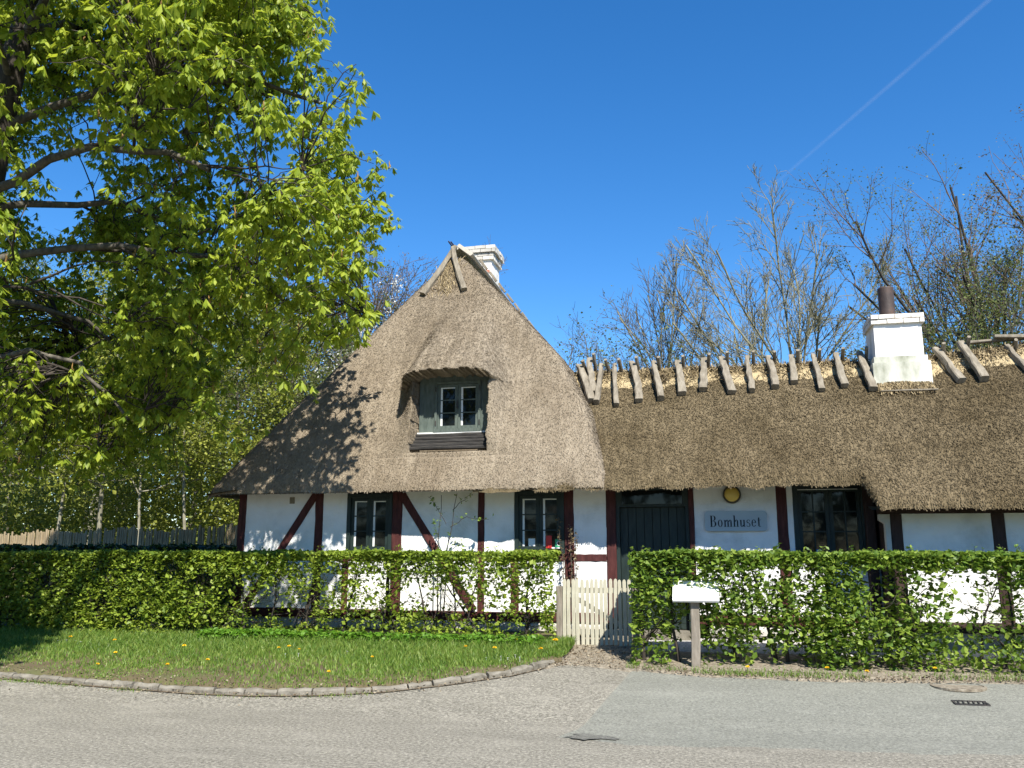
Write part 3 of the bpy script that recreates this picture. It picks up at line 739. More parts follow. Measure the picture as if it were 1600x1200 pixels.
def window(x0, x1, z0, z1, y, rows=3, cols=1, fw=0.06, sw=0.05, paint=None, lining=True, label=None):
    paint = paint or m_green
    f = MB()
    f.box(x0, x0 + fw, y - 0.02, y + 0.09, z0, z1); f.box(x1 - fw, x1, y - 0.02, y + 0.09, z0, z1)
    f.box(x0 + fw, x1 - fw, y - 0.017, y + 0.088, z1 - fw, z1); f.box(x0 - 0.01, x1 + 0.01, y - 0.045, y + 0.087, z0 - 0.03, z0 + 0.025)
    w = f.build('window', paint, house)
    if label: w['label'] = label
    mid = (x0 + x1) / 2
    for a, b in ((x0 + fw + 0.003, mid - 0.002), (mid + 0.002, x1 - fw - 0.003)):
        c0, c1 = z0 + 0.03, z1 - fw - 0.003
        s = MB(); yy = y + 0.005
        s.box(a, a + sw, yy, yy + 0.045, c0, c1); s.box(b - sw, b, yy, yy + 0.045, c0, c1)
        s.box(a + sw, b - sw, yy + 0.002, yy + 0.043, c0, c0 + sw); s.box(a + sw, b - sw, yy + 0.002, yy + 0.043, c1 - sw, c1)
        s.build('casement', paint, w)
        g0, g1, h0, h1 = a + sw, b - sw, c0 + sw, c1 - sw
        ph = (h1 - h0) / rows; pw = (g1 - g0) / cols
        for r_ in range(1, rows):
            MB().box(g0, g1, yy + 0.008, yy + 0.036, h0 + r_ * ph - 0.009, h0 + r_ * ph + 0.009).build('glazing_bar', paint, w)
        for c_ in range(1, cols):
            MB().box(g0 + c_ * pw - 0.009, g0 + c_ * pw + 0.009, yy + 0.010, yy + 0.034, h0, h1).build('glazing_bar', paint, w)
        for r_ in range(rows):
            for c_ in range(cols):
                MB().box(g0 + c_ * pw, g0 + (c_ + 1) * pw, yy + 0.024, yy + 0.028, h0 + r_ * ph, h0 + (r_ + 1) * ph).build('pane', m_glass, w)
        if lining:
            l = MB(); l.box(g0 + 0.001, g0 + 0.03, yy + 0.012, yy + 0.022, h0, h1); l.box(g0 + 0.031, g1, yy + 0.013, yy + 0.022, h1 - 0.016, h1 - 0.001)
            l.build('white_lining', m_white, w)
    return w
w1 = window(-5.45, -4.712, 1.50, 2.38, YW + 0.01, label='left ground floor window with small blue sticker')
MB().box(-5.12, -5.06, YW + 0.03, YW + 0.034, 1.56, 1.61).build('sticker', m_white, w1)
MB().box(-5.115, -5.065, YW + 0.026, YW + 0.030, 1.585, 1.608).build('sticker', m_bluest, w1)
w2 = window(-2.80, -2.062, 1.50, 2.38, YW + 0.01, label='ground floor window with white, red and green stickers')
MB().box(-2.60, -2.50, YW + 0.03, YW + 0.034, 1.56, 1.69).build('sticker', m_white, w2)
rs = MB().box(-2.335, -2.25, YW + 0.012, YW + 0.016, 1.55, 1.73).build('sticker', m_red, w2)
MB().box(-2.20, -2.085, YW + 0.012, YW + 0.016, 1.55, 1.68).build('sticker', m_greenst, w2)
MB().lathe([(0.036, 0), (0.036, 0.003), (0.026, 0.003), (0.026, 0.0)], (-2.142, YW + 0.0115, 1.62), 'y', 20).build('sticker', m_white, w2)
MB().box(-2.25, -2.08, YW + 0.004, YW + 0.011, 1.545, 1.565).build('sticker', m_white, w2)
w3 = window(1.13, 2.07, 1.42, 2.42, YW + 0.01, rows=3, cols=2, lining=False, label='wide dark green window beside the low eave')
MB().box(1.2, 1.98, YW + 0.0, YW + 0.012, 2.335, 2.345).build('white_lining', m_white, w3)
MB().box(1.62, 1.98, YW + 0.04, YW + 0.05, 1.5, 1.7).build('curtain', m_white, w3)
MB().box(1.40, 1.47, YW + 0.012, YW + 0.016, 1.48, 1.53).build('sticker', m_bluest, w3)

# front door, double leaf
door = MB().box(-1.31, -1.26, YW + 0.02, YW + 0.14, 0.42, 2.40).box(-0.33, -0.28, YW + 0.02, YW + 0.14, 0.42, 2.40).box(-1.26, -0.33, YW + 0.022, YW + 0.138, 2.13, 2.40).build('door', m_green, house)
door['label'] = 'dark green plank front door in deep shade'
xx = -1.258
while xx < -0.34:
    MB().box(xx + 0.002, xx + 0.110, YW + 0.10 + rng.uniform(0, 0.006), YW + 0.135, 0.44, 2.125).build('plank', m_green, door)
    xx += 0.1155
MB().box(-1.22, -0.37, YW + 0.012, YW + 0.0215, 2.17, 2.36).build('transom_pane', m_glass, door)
MB().lathe([(0.012, 0), (0.012, 0.05), (0.026, 0.055), (0.026, 0.075), (0.012, 0.085)], (-0.84, YW + 0.10, 1.42), 'y', 14).build('knob', m_iron, door)
MB().box(-1.36, -0.2, YW - 0.25, YW + 0.14, 0.28, 0.43).build('doorstep', m_kerb, house)

# low part at the right: wall set forward, heavy wall plate
YA = 11.9
for a, b in ((2.25, 2.39), (3.43, 3.58), (4.6, 4.75), (5.8, 5.95)): post(a, b, 0.64, 1.97, YA, m_timber_dark)
for a, b in ((2.39, 3.43), (3.58, 4.6), (4.75, 5.8), (5.95, 8.3)):
    panel(a + 0.001, b - 0.001, 0.62, 1.975, YA)
MB().beam((2.12, YA + 0.05, 2.02), (8.4, YA + 0.05, 2.02), 0.09, 0.17, (0, 1, 0), 10, 0.004, 0.08).build('wall_plate', m_timber_dark, house)
MB().beam((2.2, YA + 0.06, 0.58), (8.4, YA + 0.06, 0.58), 0.13, 0.18, (0, 1, 0), 10, 0.004, 0.08).build('sill_beam', m_timber_dark, house)
MB().box(2.26, 8.3, YA - 0.01, YA + 0.2, 0.25, 0.515).build('plinth', m_stonebase, house)
MB().box(2.2, 2.3, 12.06, 12.52, 0.3, 2.45).build('return_wall', m_timber_dark, house)
MB().beam((2.10, 12.44, 0.6), (2.10, 12.44, 2.45), 0.12, 0.12, (0, 1, 0), 6, 0.004, 0.08).build('timber_post', m_timber_dark, house)
cb = MB(); cb.add([(2.185, YA - 0.02, 1.46), (2.245, YA - 0.02, 1.46), (2.245, YA + 0.1, 1.46), (2.185, YA + 0.1, 1.46), (2.185, YA - 0.02, 1.85), (2.245, YA - 0.02, 1.85), (2.245, YA + 0.1, 1.85), (2.185, YA + 0.1, 1.85), (2.12, YA - 0.03, 1.90), (2.245, YA - 0.03, 1.90), (2.245, YA + 0.1, 1.90), (2.12, YA + 0.1, 1.90), (2.12, YA - 0.03, 1.97), (2.245, YA - 0.03, 1.97), (2.245, YA + 0.1, 1.97), (2.12, YA + 0.1, 1.97)],
    [(0, 3, 2, 1)] + [(k + j, k + (j + 1) % 4, k + 4 + (j + 1) % 4, k + 4 + j) for k in (0, 4, 8) for j in range(4)] + [(12, 13, 14, 15)])
cb.build('corbel', m_stonebase, house)

# ---- dormer front
YD = 12.6
dz0, dz1 = 3.31, 4.24
MB().box(-4.345, -4.09, YD, YD + 0.05, dz0, dz1).build('dormer_board', m_greyg, house)
MB().box(-3.35, -3.185, YD, YD + 0.05, dz0, dz1).build('dormer_board', m_greyg, house)
MB().box(-4.09, -3.35, YD + 0.003, YD + 0.05, 4.10, dz1).build('dormer_board', m_greyg, house)
wd = window(-4.09, -3.35, 3.335, 4.10, YD - 0.01, rows=3, cols=1, fw=0.04, sw=0.045, paint=m_greyg, label='small grey-green dormer window under the thatch brow')
MB().box(-3.735, -3.715, YD - 0.03, YD - 0.004, 3.68, 3.80).build('handle', m_iron, wd)
for hx in (-4.07, -3.37):
    for hz in (3.45, 3.98): MB().box(hx - 0.008, hx + 0.008, YD - 0.04, YD - 0.028, hz - 0.04, hz + 0.04).build('hinge', m_iron, wd)
MB().box(-4.36, -3.17, YD - 0.05, YD + 0.04, 3.285, 3.308).build('dormer_sill', m_white, house)
for k in range(5):
    f0, f1 = k / 5, (k + 1) / 5
    za, zb_ = 3.28 - 0.27 * f0, 3.28 - 0.27 * f1; ya, yb = YD - 0.04 - 0.24 * f0, YD - 0.04 - 0.24 * f1
    MB().beam((-4.37 - 0.05 * f0, (ya + yb) / 2 - 0.012, (za + zb_) / 2), (-3.175 , (ya + yb) / 2 - 0.012, (za + zb_) / 2), 0.062, 0.055, (0, -0.75, 0.66), 6, 0.003, 0.3).build('apron_board', m_black, house)

# ---- wall lamp and name sign
lamp = thing('wall_lamp', 'round yellow wall lamp under the eave above the name sign', 'lamp', (0.32, 12.45, 2.29))
MB().lathe([(0.125, -0.04), (0.125, 0.02), (0.118, 0.035), (0.102, 0.035), (0.10, 0.02)], (0.32, 12.46, 2.285), 'y', 32).build('rim', m_lamprim, lamp, True)
MB().lathe([(0.101, 0.015), (0.10, 0.04), (0.085, 0.06), (0.055, 0.075), (0.015, 0.082)], (0.32, 12.46, 2.285), 'y', 32).build('lamp_glass', m_lamp, lamp, True)

sign = thing('name_sign', 'pale blue-grey name board reading Bomhuset on the white wall', 'sign', (0.36, 12.47, 1.92))
def rounded(x0, x1, z0, z1, rad, y0, y1):
    P = []
    for cx, cz, a0 in ((x1 - rad, z1 - rad, 0), (x0 + rad, z1 - rad, 90), (x0 + rad, z0 + rad, 180), (x1 - rad, z0 + rad, 270)):
        for k in range(6):
            a = R(a0 + 18 * k); P.append((cx + rad * math.cos(a), cz + rad * math.sin(a)))
    n = len(P); mb = MB()
    mb.add([(x, y0, z) for x, z in P] + [(x, y1, z) for x, z in P], [tuple(range(n)), tuple(range(2 * n - 1, n - 1, -1))] + [(j, n + j, n + (j + 1) % n, (j + 1) % n) for j in range(n)])
    return mb
rounded(-0.065, 0.775, 1.78, 2.055, 0.05, 12.455, 12.49).build('plate', m_signblue, sign)
# high-contrast serif letters, drawn from strokes
class Glyph:
    k = 0
    def __init__(s, ox, oz, h): s.mb = MB(); s.ox, s.oz, s.h = ox, oz, h
    def poly(s, P):
        Glyph.k += 1; d = 0.0004 * (Glyph.k % 9)
        n = len(P); V = [(s.ox + x * s.h, 12.4525 - d, s.oz + z * s.h) for x, z in P] + [(s.ox + x * s.h, 12.456, s.oz + z * s.h) for x, z in P]
        s.mb.add(V, [tuple(range(n))] + [(j, n + j, n + (j + 1) % n, (j + 1) % n) for j in range(n)])
    def bar(s, x0, x1, z0, z1): s.poly([(x0, z0), (x1, z0), (x1, z1), (x0, z1)])
    def arc(s, cx, cz, rx, rz, tx, tz, a0, a1, n=18):
        for k in range(n):
            a, b = R(a0 + (a1 - a0) * k / n), R(a0 + (a1 - a0) * (k + 1) / n)
            P = [(cx + rx * math.cos(a), cz + rz * math.sin(a)), (cx + rx * math.cos(b), cz + rz * math.sin(b)), (cx + (rx - tx) * math.cos(b), cz + (rz - tz) * math.sin(b)), (cx + (rx - tx) * math.cos(a), cz + (rz - tz) * math.sin(a))]
            s.poly(P)
SW, TH = 0.115, 0.03
def g_B(g):
    g.bar(0.06, 0.06 + SW + 0.02, 0, 1); g.bar(0, 0.3, 0, TH); g.bar(0, 0.3, 1 - TH, 1); g.bar(0.19, 0.3, 0.51, 0.51 + TH)
    g.arc(0.28, 0.765, 0.23, 0.235, 0.13, TH, -90, 90); g.arc(0.28, 0.265, 0.28, 0.265, 0.14, TH, -90, 90); return 0.64
def g_o(g): g.arc(0.22, 0.31, 0.21, 0.325, 0.11, TH, 0, 360, 30); return 0.5
def stemserif(g, x, h=0.6, top=True):
    g.bar(x, x + SW, 0, h); g.bar(x - 0.055, x + SW + 0.055, 0, TH)
    if top: g.bar(x - 0.055, x + 0.01, h - TH, h)
def g_m(g):
    for x in (0.05, 0.31, 0.57): stemserif(g, x, 0.6 if x < 0.1 else 0.46, x < 0.1)
    for c in (0.295, 0.555): g.arc(c, 0.46, 0.13, 0.165, 0.10, TH, 0, 180)
    return 0.78
def g_h(g):
    stemserif(g, 0.05, 1.0); stemserif(g, 0.32, 0.46, False); g.arc(0.3, 0.46, 0.135, 0.165, 0.10, TH, 0, 180); return 0.53
def g_u(g):
    g.bar(0.05, 0.05 + SW, 0.15, 0.6); g.bar(0.0, 0.06, 0.6 - TH, 0.6); g.bar(0.32, 0.32 + SW, 0, 0.6); g.bar(0.27, 0.33, 0.6 - TH, 0.6); g.bar(0.43, 0.5, 0, TH)
    g.arc(0.19, 0.15, 0.14, 0.165, 0.10, TH, 180, 360); return 0.53
def g_s(g):
    g.arc(0.18, 0.46, 0.15, 0.165, 0.075, TH, 40, 250); g.arc(0.19, 0.155, 0.165, 0.17, 0.08, TH, -145, 75)
    g.poly([(0.10, 0.38), (0.14, 0.33), (0.28, 0.25), (0.26, 0.30), (0.16, 0.40)]); g.bar(0.27, 0.30, 0.46, 0.6); g.bar(0.03, 0.06, 0.01, 0.16); return 0.41
def g_e(g):
    g.arc(0.21, 0.31, 0.2, 0.325, 0.10, TH, 10, 325, 26); g.bar(0.1, 0.40, 0.335, 0.335 + TH); return 0.47
def g_t(g):
    g.bar(0.08, 0.08 + SW, 0.1, 0.8); g.bar(0.0, 0.32, 0.6 - TH, 0.6); g.arc(0.21, 0.1, 0.13, 0.115, 0.10, TH, 180, 330); return 0.38
x0 = 0.006; hh = 0.155
for ch_ in (g_B, g_o, g_m, g_h, g_u, g_s, g_e, g_t):
    g = Glyph(x0, 1.84, hh); adv = ch_(g); g.mb.build('letter', m_ink, sign)
    x0 += (adv + 0.035) * hh

# ------------------------------------------------------------------ picket gate
gate = thing('picket_gate', 'low wooden picket gate between the two hedges', 'gate', (-1.5, 11.55, 0.3))
GY = 11.55
MB().beam((-1.93, GY + 0.03, 1.0), (-1.04, GY + 0.03, 1.0), 0.07, 0.028, (0, 1, 0), 4, 0.002).build('rail', m_picket, gate)
MB().beam((-1.93, GY + 0.03, 0.47), (-1.04, GY + 0.03, 0.47), 0.07, 0.028, (0, 1, 0), 4, 0.002).build('rail', m_picket, gate)
MB().beam((-1.90, GY + 0.035, 0.98), (-1.08, GY + 0.035, 0.5), 0.06, 0.02, (0, 1, 0), 4, 0.002).build('rail', m_picket, gate)
pk = MB()
w_ = 0.022
prof = [(-w_, 0.0), (w_, 0.0), (w_, 0.80), (w_ * 0.75, 0.826), (0, 0.838), (-w_ * 0.75, 0.826), (-w_, 0.80)]
n = len(prof)
pk.add([(x, -0.009, z) for x, z in prof] + [(x, 0.009, z) for x, z in prof], [tuple(range(n)), tuple(range(2 * n - 1, n - 1, -1))] + [(j, n + j, n + (j + 1) % n, (j + 1) % n) for j in range(n)])
pm = None
for k in range(15):
    if pm is None:
        o = pk.build('picket', m_picket, gate); pm = o.data
    else:
        o = put(bpy.data.objects.new('picket', pm), gate)
    o.location = (-1.92 + k * 0.0615 + rng.normal(0, 0.003), GY + 0.003, 0.31 + rng.normal(0, 0.006))
    o.rotation_euler = (0, rng.normal(0, 0.008), 0)
for xg in (-1.985, -0.985):
    gp = MB().beam((xg, GY + 0.04, 0.2), (xg, GY + 0.04, 1.05), 0.08, 0.08, (0, 1, 0), 4, 0.003).build('gate_post', m_post)
    tag(gp, 'wooden gate post at the %s end of the picket gate' % ('left' if xg < -1.5 else 'right'), 'post')

# ------------------------------------------------------------------ hedges
def hedge(name, label, x0, x1, yf, yb, zt, n, dens, mat, stems, size=0.062, up_twigs=40, seed=1, cat='hedge'):
    h = thing(name, label, cat, ((x0 + x1) / 2, (yf + yb) / 2, 0.25))
    ym = (yf + yb) / 2
    # stems with boughs
    sx = np.arange(x0 + 0.2, x1 - 0.1, stems); sx = sx + rng.normal(0, stems * 0.25, len(sx))
    N = len(sx); K = 6
    P = np.zeros((N, K, 3)); P[:, 0] = np.stack([sx, ym + rng.normal(0, 0.06, N), np.full(N, 0.18)], -1)
    d = np.stack([rng.normal(0, 0.22, N), rng.normal(0, 0.12, N), np.ones(N)], -1)
    for k in range(1, K):
        d = unit(d + np.stack([rng.normal(0, 0.22, N), rng.normal(0, 0.1, N), np.full(N, 0.15)], -1))
        P[:, k] = P[:, k - 1] + d * (zt - 0.35) / (K - 1)
    P[..., 0] = np.clip(P[..., 0], x0 + 0.12, x1); P[..., 1] = np.clip(P[..., 1], yf + 0.08, yb - 0.08)
    Rr = rng.uniform(0.016, 0.034, N)[:, None] * np.linspace(1, 0.35, K)[None]
    for q in range(N):
        v, f = tubes(P[q:q + 1], Rr[q:q + 1], 6); bulk('stem', v, f, m_bark_d, h, True)
    P1, R1 = grow(P, Rr, 9, 0.2, 1.0, (35, 85), 0.45, 5, 0.08, 0.28, 0.5, 0.004)
    P2, R2 = grow(P1, R1, 6, 0.2, 1.0, (30, 80), 0.5, 4, 0.05, 0.3, 0.55, 0.0025)
    for Q in (P1, P2):
        Q[..., 1] = np.clip(Q[..., 1], yf + 0.03, yb - 0.03); Q[..., 2] = np.clip(Q[..., 2], 0.12, zt - 0.01); Q[..., 0] = np.clip(Q[..., 0], x0 + 0.02, x1)
    v, f = merge([tubes(P1, R1, 4), tubes(P2, R2, 3)]); bulk('twigs', v, f, m_bark_d, h, True)
    # leaves: near the twigs and in the clipped skin
    m = n * 5
    c = np.empty((m, 3)); c[:, 0] = rng.uniform(x0, x1, m); c[:, 2] = rng.uniform(0.14, zt, m)
    u = rng.beta(0.55, 0.8, m); c[:, 1] = yf + (yb - yf) * u
    bulge = 0.05 * vnoise(c[:, 0], c[:, 2] * 1.3, f=3.5, seed=seed) + 0.025 * vnoise(c[:, 0], c[:, 2], f=9, seed=seed + 1)
    c[:, 1] += bulge
    top = rng.uniform(0, 1, m) < 0.22
    c[top, 2] = zt - np.abs(rng.normal(0, 0.05, top.sum())); c[top, 1] = rng.uniform(yf, yb, top.sum())
    c[:, 2] += 0.03 * vnoise(c[:, 0], c[:, 1], f=4, seed=seed + 2) * (c[:, 2] > zt - 0.25)
    prob = dens(c[:, 0], c[:, 2])
    gap = vnoise(c[:, 0], c[:, 1] * 0.6, c[:, 2] * 1.2, f=7.5, seed=seed + 3)
    prob = prob * np.clip(0.55 + 1.1 * gap + (prob > 0.85) * 0.5, 0.02, 1)
    c = c[rng.uniform(0, 1, m) < prob][:n]
    v, f = leaf_quads(c, size, 0.55, 0.72)
    tag(bulk('foliage', v, f, mat, h), kind='stuff')
    # upright new shoots over the clipped top
    K = 4; N = up_twigs
    P = np.zeros((N, K, 3)); P[:, 0] = np.stack([rng.uniform(x0, x1, N), rng.uniform(yf, yb, N), np.full(N, zt - 0.05)], -1)
    d = np.stack([rng.normal(0, 0.25, N), rng.normal(0, 0.2, N), np.ones(N)], -1); L = rng.uniform(0.06, 0.15, N)
    for k in range(1, K):
        d = unit(d + rng.normal(0, 0.15, d.shape)); P[:, k] = P[:, k - 1] + d * (L / (K - 1))[:, None]
    v, f = tubes(P, np.full((N, K), 0.0025), 3); tag(bulk('shoots', v, f, m_bark_d, h), kind='stuff')
    c = np.repeat(P[:, 1:].reshape(-1, 3), 2, 0); c = c + rng.normal(0, 0.014, c.shape)
    v, f = leaf_quads(c, size * 0.8); tag(bulk('foliage', v, f, mat, h), kind='stuff')
    return h

def dens_left(x, z):
    d = np.where(x < -7.0, 1.0, 0.40)
    d = np.where((x > -7.4) & (x < -6.6), 1.0 - 0.6 * (x + 7.4) / 0.8, d)
    d = np.where((z > 1.20), 1.0, d)
    d = np.where((z > 1.05) & (z < 1.2), np.maximum(d, 0.7), d)
    d = np.maximum(d, 0.8 * np.exp(-((x + 4.0) / 0.45) ** 2))
    d = np.maximum(d, 0.85 * np.clip((x + 2.5) / 0.35, 0, 1))
    d = np.maximum(d, 0.6 * (z < 0.5))
    return d
def dens_right(x, z):
    d = 0.62 + 0.25 * np.clip((x - 0.7) / 0.6, 0, 1) * np.clip((2.2 - x) / 0.6, 0, 1)
    d = np.where(z > 1.30, 1.0, d)
    d = np.maximum(d, 0.85 * np.clip((-0.35 - x) / 0.3, 0, 1))
    d = d * np.where(z < 0.42, 0.6, 1)
    d = d * np.where((x > 2.6) & (z < 1.1), 0.75, 1)
    return d
hedge('clipped_hedge', 'long clipped hedge behind the grass verge, left of the gate', -11.6, -2.0, 11.12, 11.78, 1.50, 62000, dens_left, m_hedge, 0.36, 0.052, 90, 61)
hedge('clipped_hedge', 'clipped hedge along the asphalt, right of the gate', -0.95, 8.0, 10.42, 11.15, 1.49, 54000, dens_right, m_hedge2, 0.42, 0.06, 60, 71)
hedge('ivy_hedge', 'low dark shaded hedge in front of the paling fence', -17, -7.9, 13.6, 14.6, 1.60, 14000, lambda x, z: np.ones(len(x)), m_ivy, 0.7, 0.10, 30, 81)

# ------------------------------------------------------------------ paling fence at the wood's edge
fence = thing('paling_fence', 'weathered close-set paling fence at the edge of the wood', 'fence', (-13, 17, 0.3))
A = np.array([-8.4, 14.9]); Bf = np.array([-19.5, 19.8]); Lf = np.linalg.norm(Bf - A); tf_ = (Bf - A) / Lf
for zr in (0.8, 1.6):
    MB().beam((*(A + [0, 0.06]), zr), (*(Bf + [0, 0.06]), zr), 0.07, 0.04, (0, 1, 0), 12, 0.004).build('rail', m_pale, fence)
pms = []
for q in range(6):
    h = 1.62 + rng.uniform(-0.04, 0.06)
    mb = MB().beam((0, 0, 0), (rng.normal(0, 0.02), 0, h), 0.062 + rng.uniform(-0.008, 0.008), 0.03, (0, 1, 0), 3, 0.004, 0.3)
    me = bpy.data.meshes.new('paling'); me.from_pydata([tuple(p) for p in np.concatenate(mb.v)], [], mb.q); me.materials.append(m_pale); pms.append(me)
k = 0
while k * 0.072 < Lf:
    p = A + tf_ * k * 0.072
    o = put(bpy.data.objects.new('paling', pms[int(rng.integers(6))]), fence)
    o.location = (p[0], p[1] + rng.normal(0, 0.006), 0.33 + 0.03 * math.sin(k * 0.13) + rng.normal(0, 0.015))
    o.rotation_euler = (0, rng.normal(0, 0.02), math.atan2(tf_[1], tf_[0]))
    k += 1

# ------------------------------------------------------------------ horse chestnut at the left
def palmate(nl, seed, simple=False):
    r_ = np.random.default_rng(seed); V = []; F = []
    for k in range(nl):
        a = (k - (nl - 1) / 2) * (250 / nl) * math.pi / 180 + r_.normal(0, 0.1)
        dp = R(r_.uniform(38, 68)); L = (1.0 - 0.22 * abs(k - (nl - 1) / 2) / (nl / 2)) * r_.uniform(0.9, 1.1)
        d = np.array([math.cos(a) * math.cos(dp), math.sin(a) * math.cos(dp), -math.sin(dp)])
        sd = np.array([-math.sin(a), math.cos(a), 0]); up = np.cross(d, sd)
        if up[2] < 0: up = -up
        w = 0.19 * L
        b = len(V)
        if simple:
            V += [d * 0.03, d * L * 0.62 + sd * w - up * 0.06, d * L - np.array([0, 0, 0.07]), d * L * 0.62 - sd * w - up * 0.06]
            F += [(b, b + 1, b + 2), (b, b + 2, b + 3)]
            continue
        V += [d * 0.03, d * L * 0.62 + sd * w - up * 0.05, d * L * 0.60 + up * 0.05, d * L * 0.62 - sd * w - up * 0.05, d * L - np.array([0, 0, 0.07])]
        F += [(b, b + 1, b + 2), (b, b + 2, b + 3), (b + 2, b + 1, b + 4), (b + 2, b + 4, b + 3)]
    return np.array(V), np.array(F)
PROTO = [palmate(n_, s_) for n_, s_ in ((5, 1), (5, 2), (5, 3), (6, 4), (4, 5))]
LIGHT = [palmate(n_, s_, True) for n_, s_ in ((5, 1), (5, 2), (5, 3), (6, 4), (4, 5))]

tree = thing('chestnut_tree', 'big horse chestnut in fresh drooping leaf at the left edge', 'tree', (-10.26, 9.46, 0.20))
tp = np.array([[(-10.37, 9.46, 0.10), (-10.32, 9.46, 1.50), (-10.20, 9.46, 3.21), (-9.97, 9.35, 5.03), (-9.58, 9.29, 6.63), (-9.35, 9.23, 8.23), (-9.12, 9.23, 9.59), (-8.89, 9.35, 11.65)]])
tr_ = np.array([[0.36, 0.3, 0.27, 0.24, 0.20, 0.17, 0.13, 0.06]])
v, f = tubes(tp, tr_, 14); bulk('trunk', v, f, m_bark_d, tree, True)
def limb(pts, r0, K=9):
    pts = np.array(pts, float); t = np.linspace(0, len(pts) - 1, K)
    P = np.stack([np.interp(t, np.arange(len(pts)), pts[:, c]) for c in range(3)], -1)
    P[1:-1] = (P[:-2] + 2 * P[1:-1] + P[2:]) / 4
    P[1:-1] += rng.normal(0, 0.06, (K - 2, 3))
    return P, np.linspace(r0, 0.02, K)
LIMBS = [limb(p, r_ * 0.6) for p, r_ in (
    ([(-9.63, 9.29, 6.40), (-7.98, 9.01, 6.74), (-6.38, 9.01, 6.52), (-5.02, 9.23, 5.83)], 0.12),
    ([(-9.46, 9.23, 7.31), (-7.75, 9.92, 8.23), (-6.16, 10.49, 8.34), (-4.56, 10.72, 7.66)], 0.11),
    ([(-9.92, 9.35, 5.26), (-8.21, 10.03, 5.83), (-6.61, 10.49, 5.49), (-5.02, 10.72, 4.69)], 0.11),
    ([(-10.09, 9.35, 4.35), (-8.66, 8.78, 4.92), (-7.30, 8.55, 4.58), (-6.04, 8.66, 3.78)], 0.09),
    ([(-9.23, 9.23, 8.68), (-7.75, 8.44, 9.82), (-6.38, 8.21, 10.05), (-5.36, 8.32, 9.59)], 0.10),
    ([(-9.69, 9.35, 6.17), (-8.89, 10.72, 6.86), (-7.75, 11.86, 6.63), (-6.73, 12.54, 5.72)], 0.10),
    ([(-10.03, 9.35, 4.69), (-9.58, 10.49, 5.26), (-9.01, 11.63, 4.81), (-8.55, 12.43, 3.78)], 0.08),
    ([(-9.46, 9.23, 7.54), (-10.94, 9.69, 8.23), (-12.54, 10.03, 7.77), (-13.91, 10.26, 6.63)], 0.10),
    ([(-9.80, 9.35, 5.72), (-10.94, 8.44, 6.40), (-12.08, 7.52, 5.95), (-13.00, 6.84, 4.81)], 0.10),
    ([(-9.23, 9.23, 8.80), (-9.58, 10.60, 9.94), (-9.35, 11.86, 10.05), (-8.89, 12.77, 9.14)], 0.09),
    ([(-9.35, 9.23, 8.00), (-8.89, 7.87, 8.68), (-8.44, 6.73, 8.23), (-8.21, 5.93, 7.20)], 0.09),
    ([(-9.69, 9.23, 6.06), (-8.78, 7.98, 6.52), (-7.98, 7.07, 6.17), (-7.41, 6.50, 5.26)], 0.09),
    ([(-9.12, 9.23, 9.59), (-7.98, 9.69, 11.19), (-7.07, 10.03, 11.87), (-6.38, 10.26, 11.65)], 0.08),
    ([(-10.15, 9.40, 3.67), (-9.12, 9.69, 4.24), (-8.21, 9.80, 4.01), (-7.41, 9.80, 3.21)], 0.07))]
LP = np.stack([p for p, _ in LIMBS]); LR = np.stack([r_ for _, r_ in LIMBS])
S1, SR1 = grow(LP, LR, 9, 0.25, 1.0, (25, 65), 0.36, 6, -0.03, 0.16, 0.5, 0.008)
node = np.concatenate([LP[:, 3:].reshape(-1, 3), S1[:, 1:].reshape(-1, 3)])
# leaf-bearing twigs reach from the boughs to clumps spread through the crown
m = 16000
z = rng.uniform(2.6, 11.9, m)
rad = np.interp(z, [2.6, 3.2, 3.9, 4.9, 5.8, 7.0, 8.5, 10.0, 11.9], [2.3, 3.6, 4.4, 5.3, 5.3, 4.95, 4.3, 3.4, 1.5])
az = rng.uniform(0, 2 * math.pi, m); rr = rad * np.sqrt(rng.uniform(0.10, 1, m))
rr = rr * (1 + 0.06 * np.sin(az * 7 + z * 2) + 0.05 * np.sin(az * 13 - z * 3))
C0 = np.stack([-9.1 + rr * np.cos(az), 9.35 + rr * 0.92 * np.sin(az), z], -1)
dens = 0.55 + 0.75 * vnoise(C0[:, 0], C0[:, 1], C0[:, 2], 1.9, 91)
keep = (rng.uniform(0, 1, m) < np.clip(dens, 0.05, 1)) & (C0[:, 1] < 11.9 + 1.5 * (C0[:, 0] < -8.2)) & ~(((C0[:, 0] * 0.975 + C0[:, 1] * 0.2215) / (-C0[:, 0] * 0.2215 + C0[:, 1] * 0.975) < -0.72) & (rng.uniform(0, 1, m) < 0.75))
C0 = C0[keep]
back = 11.1 - C0[:, 1]
litx = C0[:, 0] - back * math.tan(SUN_AZ); litz = C0[:, 2] - back * math.tan(SUN_EL) / math.cos(SUN_AZ)
C0 = C0[~((litx > -9.5) & (litz < 1.7))]         # clumps dropped where their shadow would fall on the sunny verge
back = 12.8 - C0[:, 1]
litx = C0[:, 0] - back * math.tan(SUN_AZ); litz = C0[:, 2] - back * math.tan(SUN_EL) / math.cos(SUN_AZ)
C0 = C0[~((litx > -5.3) & (litz < 6.5))][:3600]  # clumps whose shadow would reach too far across the roof are dropped
S1d = np.linalg.norm(S1[:, -1][:, None] - C0[None], axis=-1).min(1)
S1, SR1 = S1[S1d < 0.55], SR1[S1d < 0.55]
node = np.concatenate([LP[:, 3:7].reshape(-1, 3), S1[:, 1:].reshape(-1, 3)])
C0 = np.concatenate([C0, S1[:, -1]])
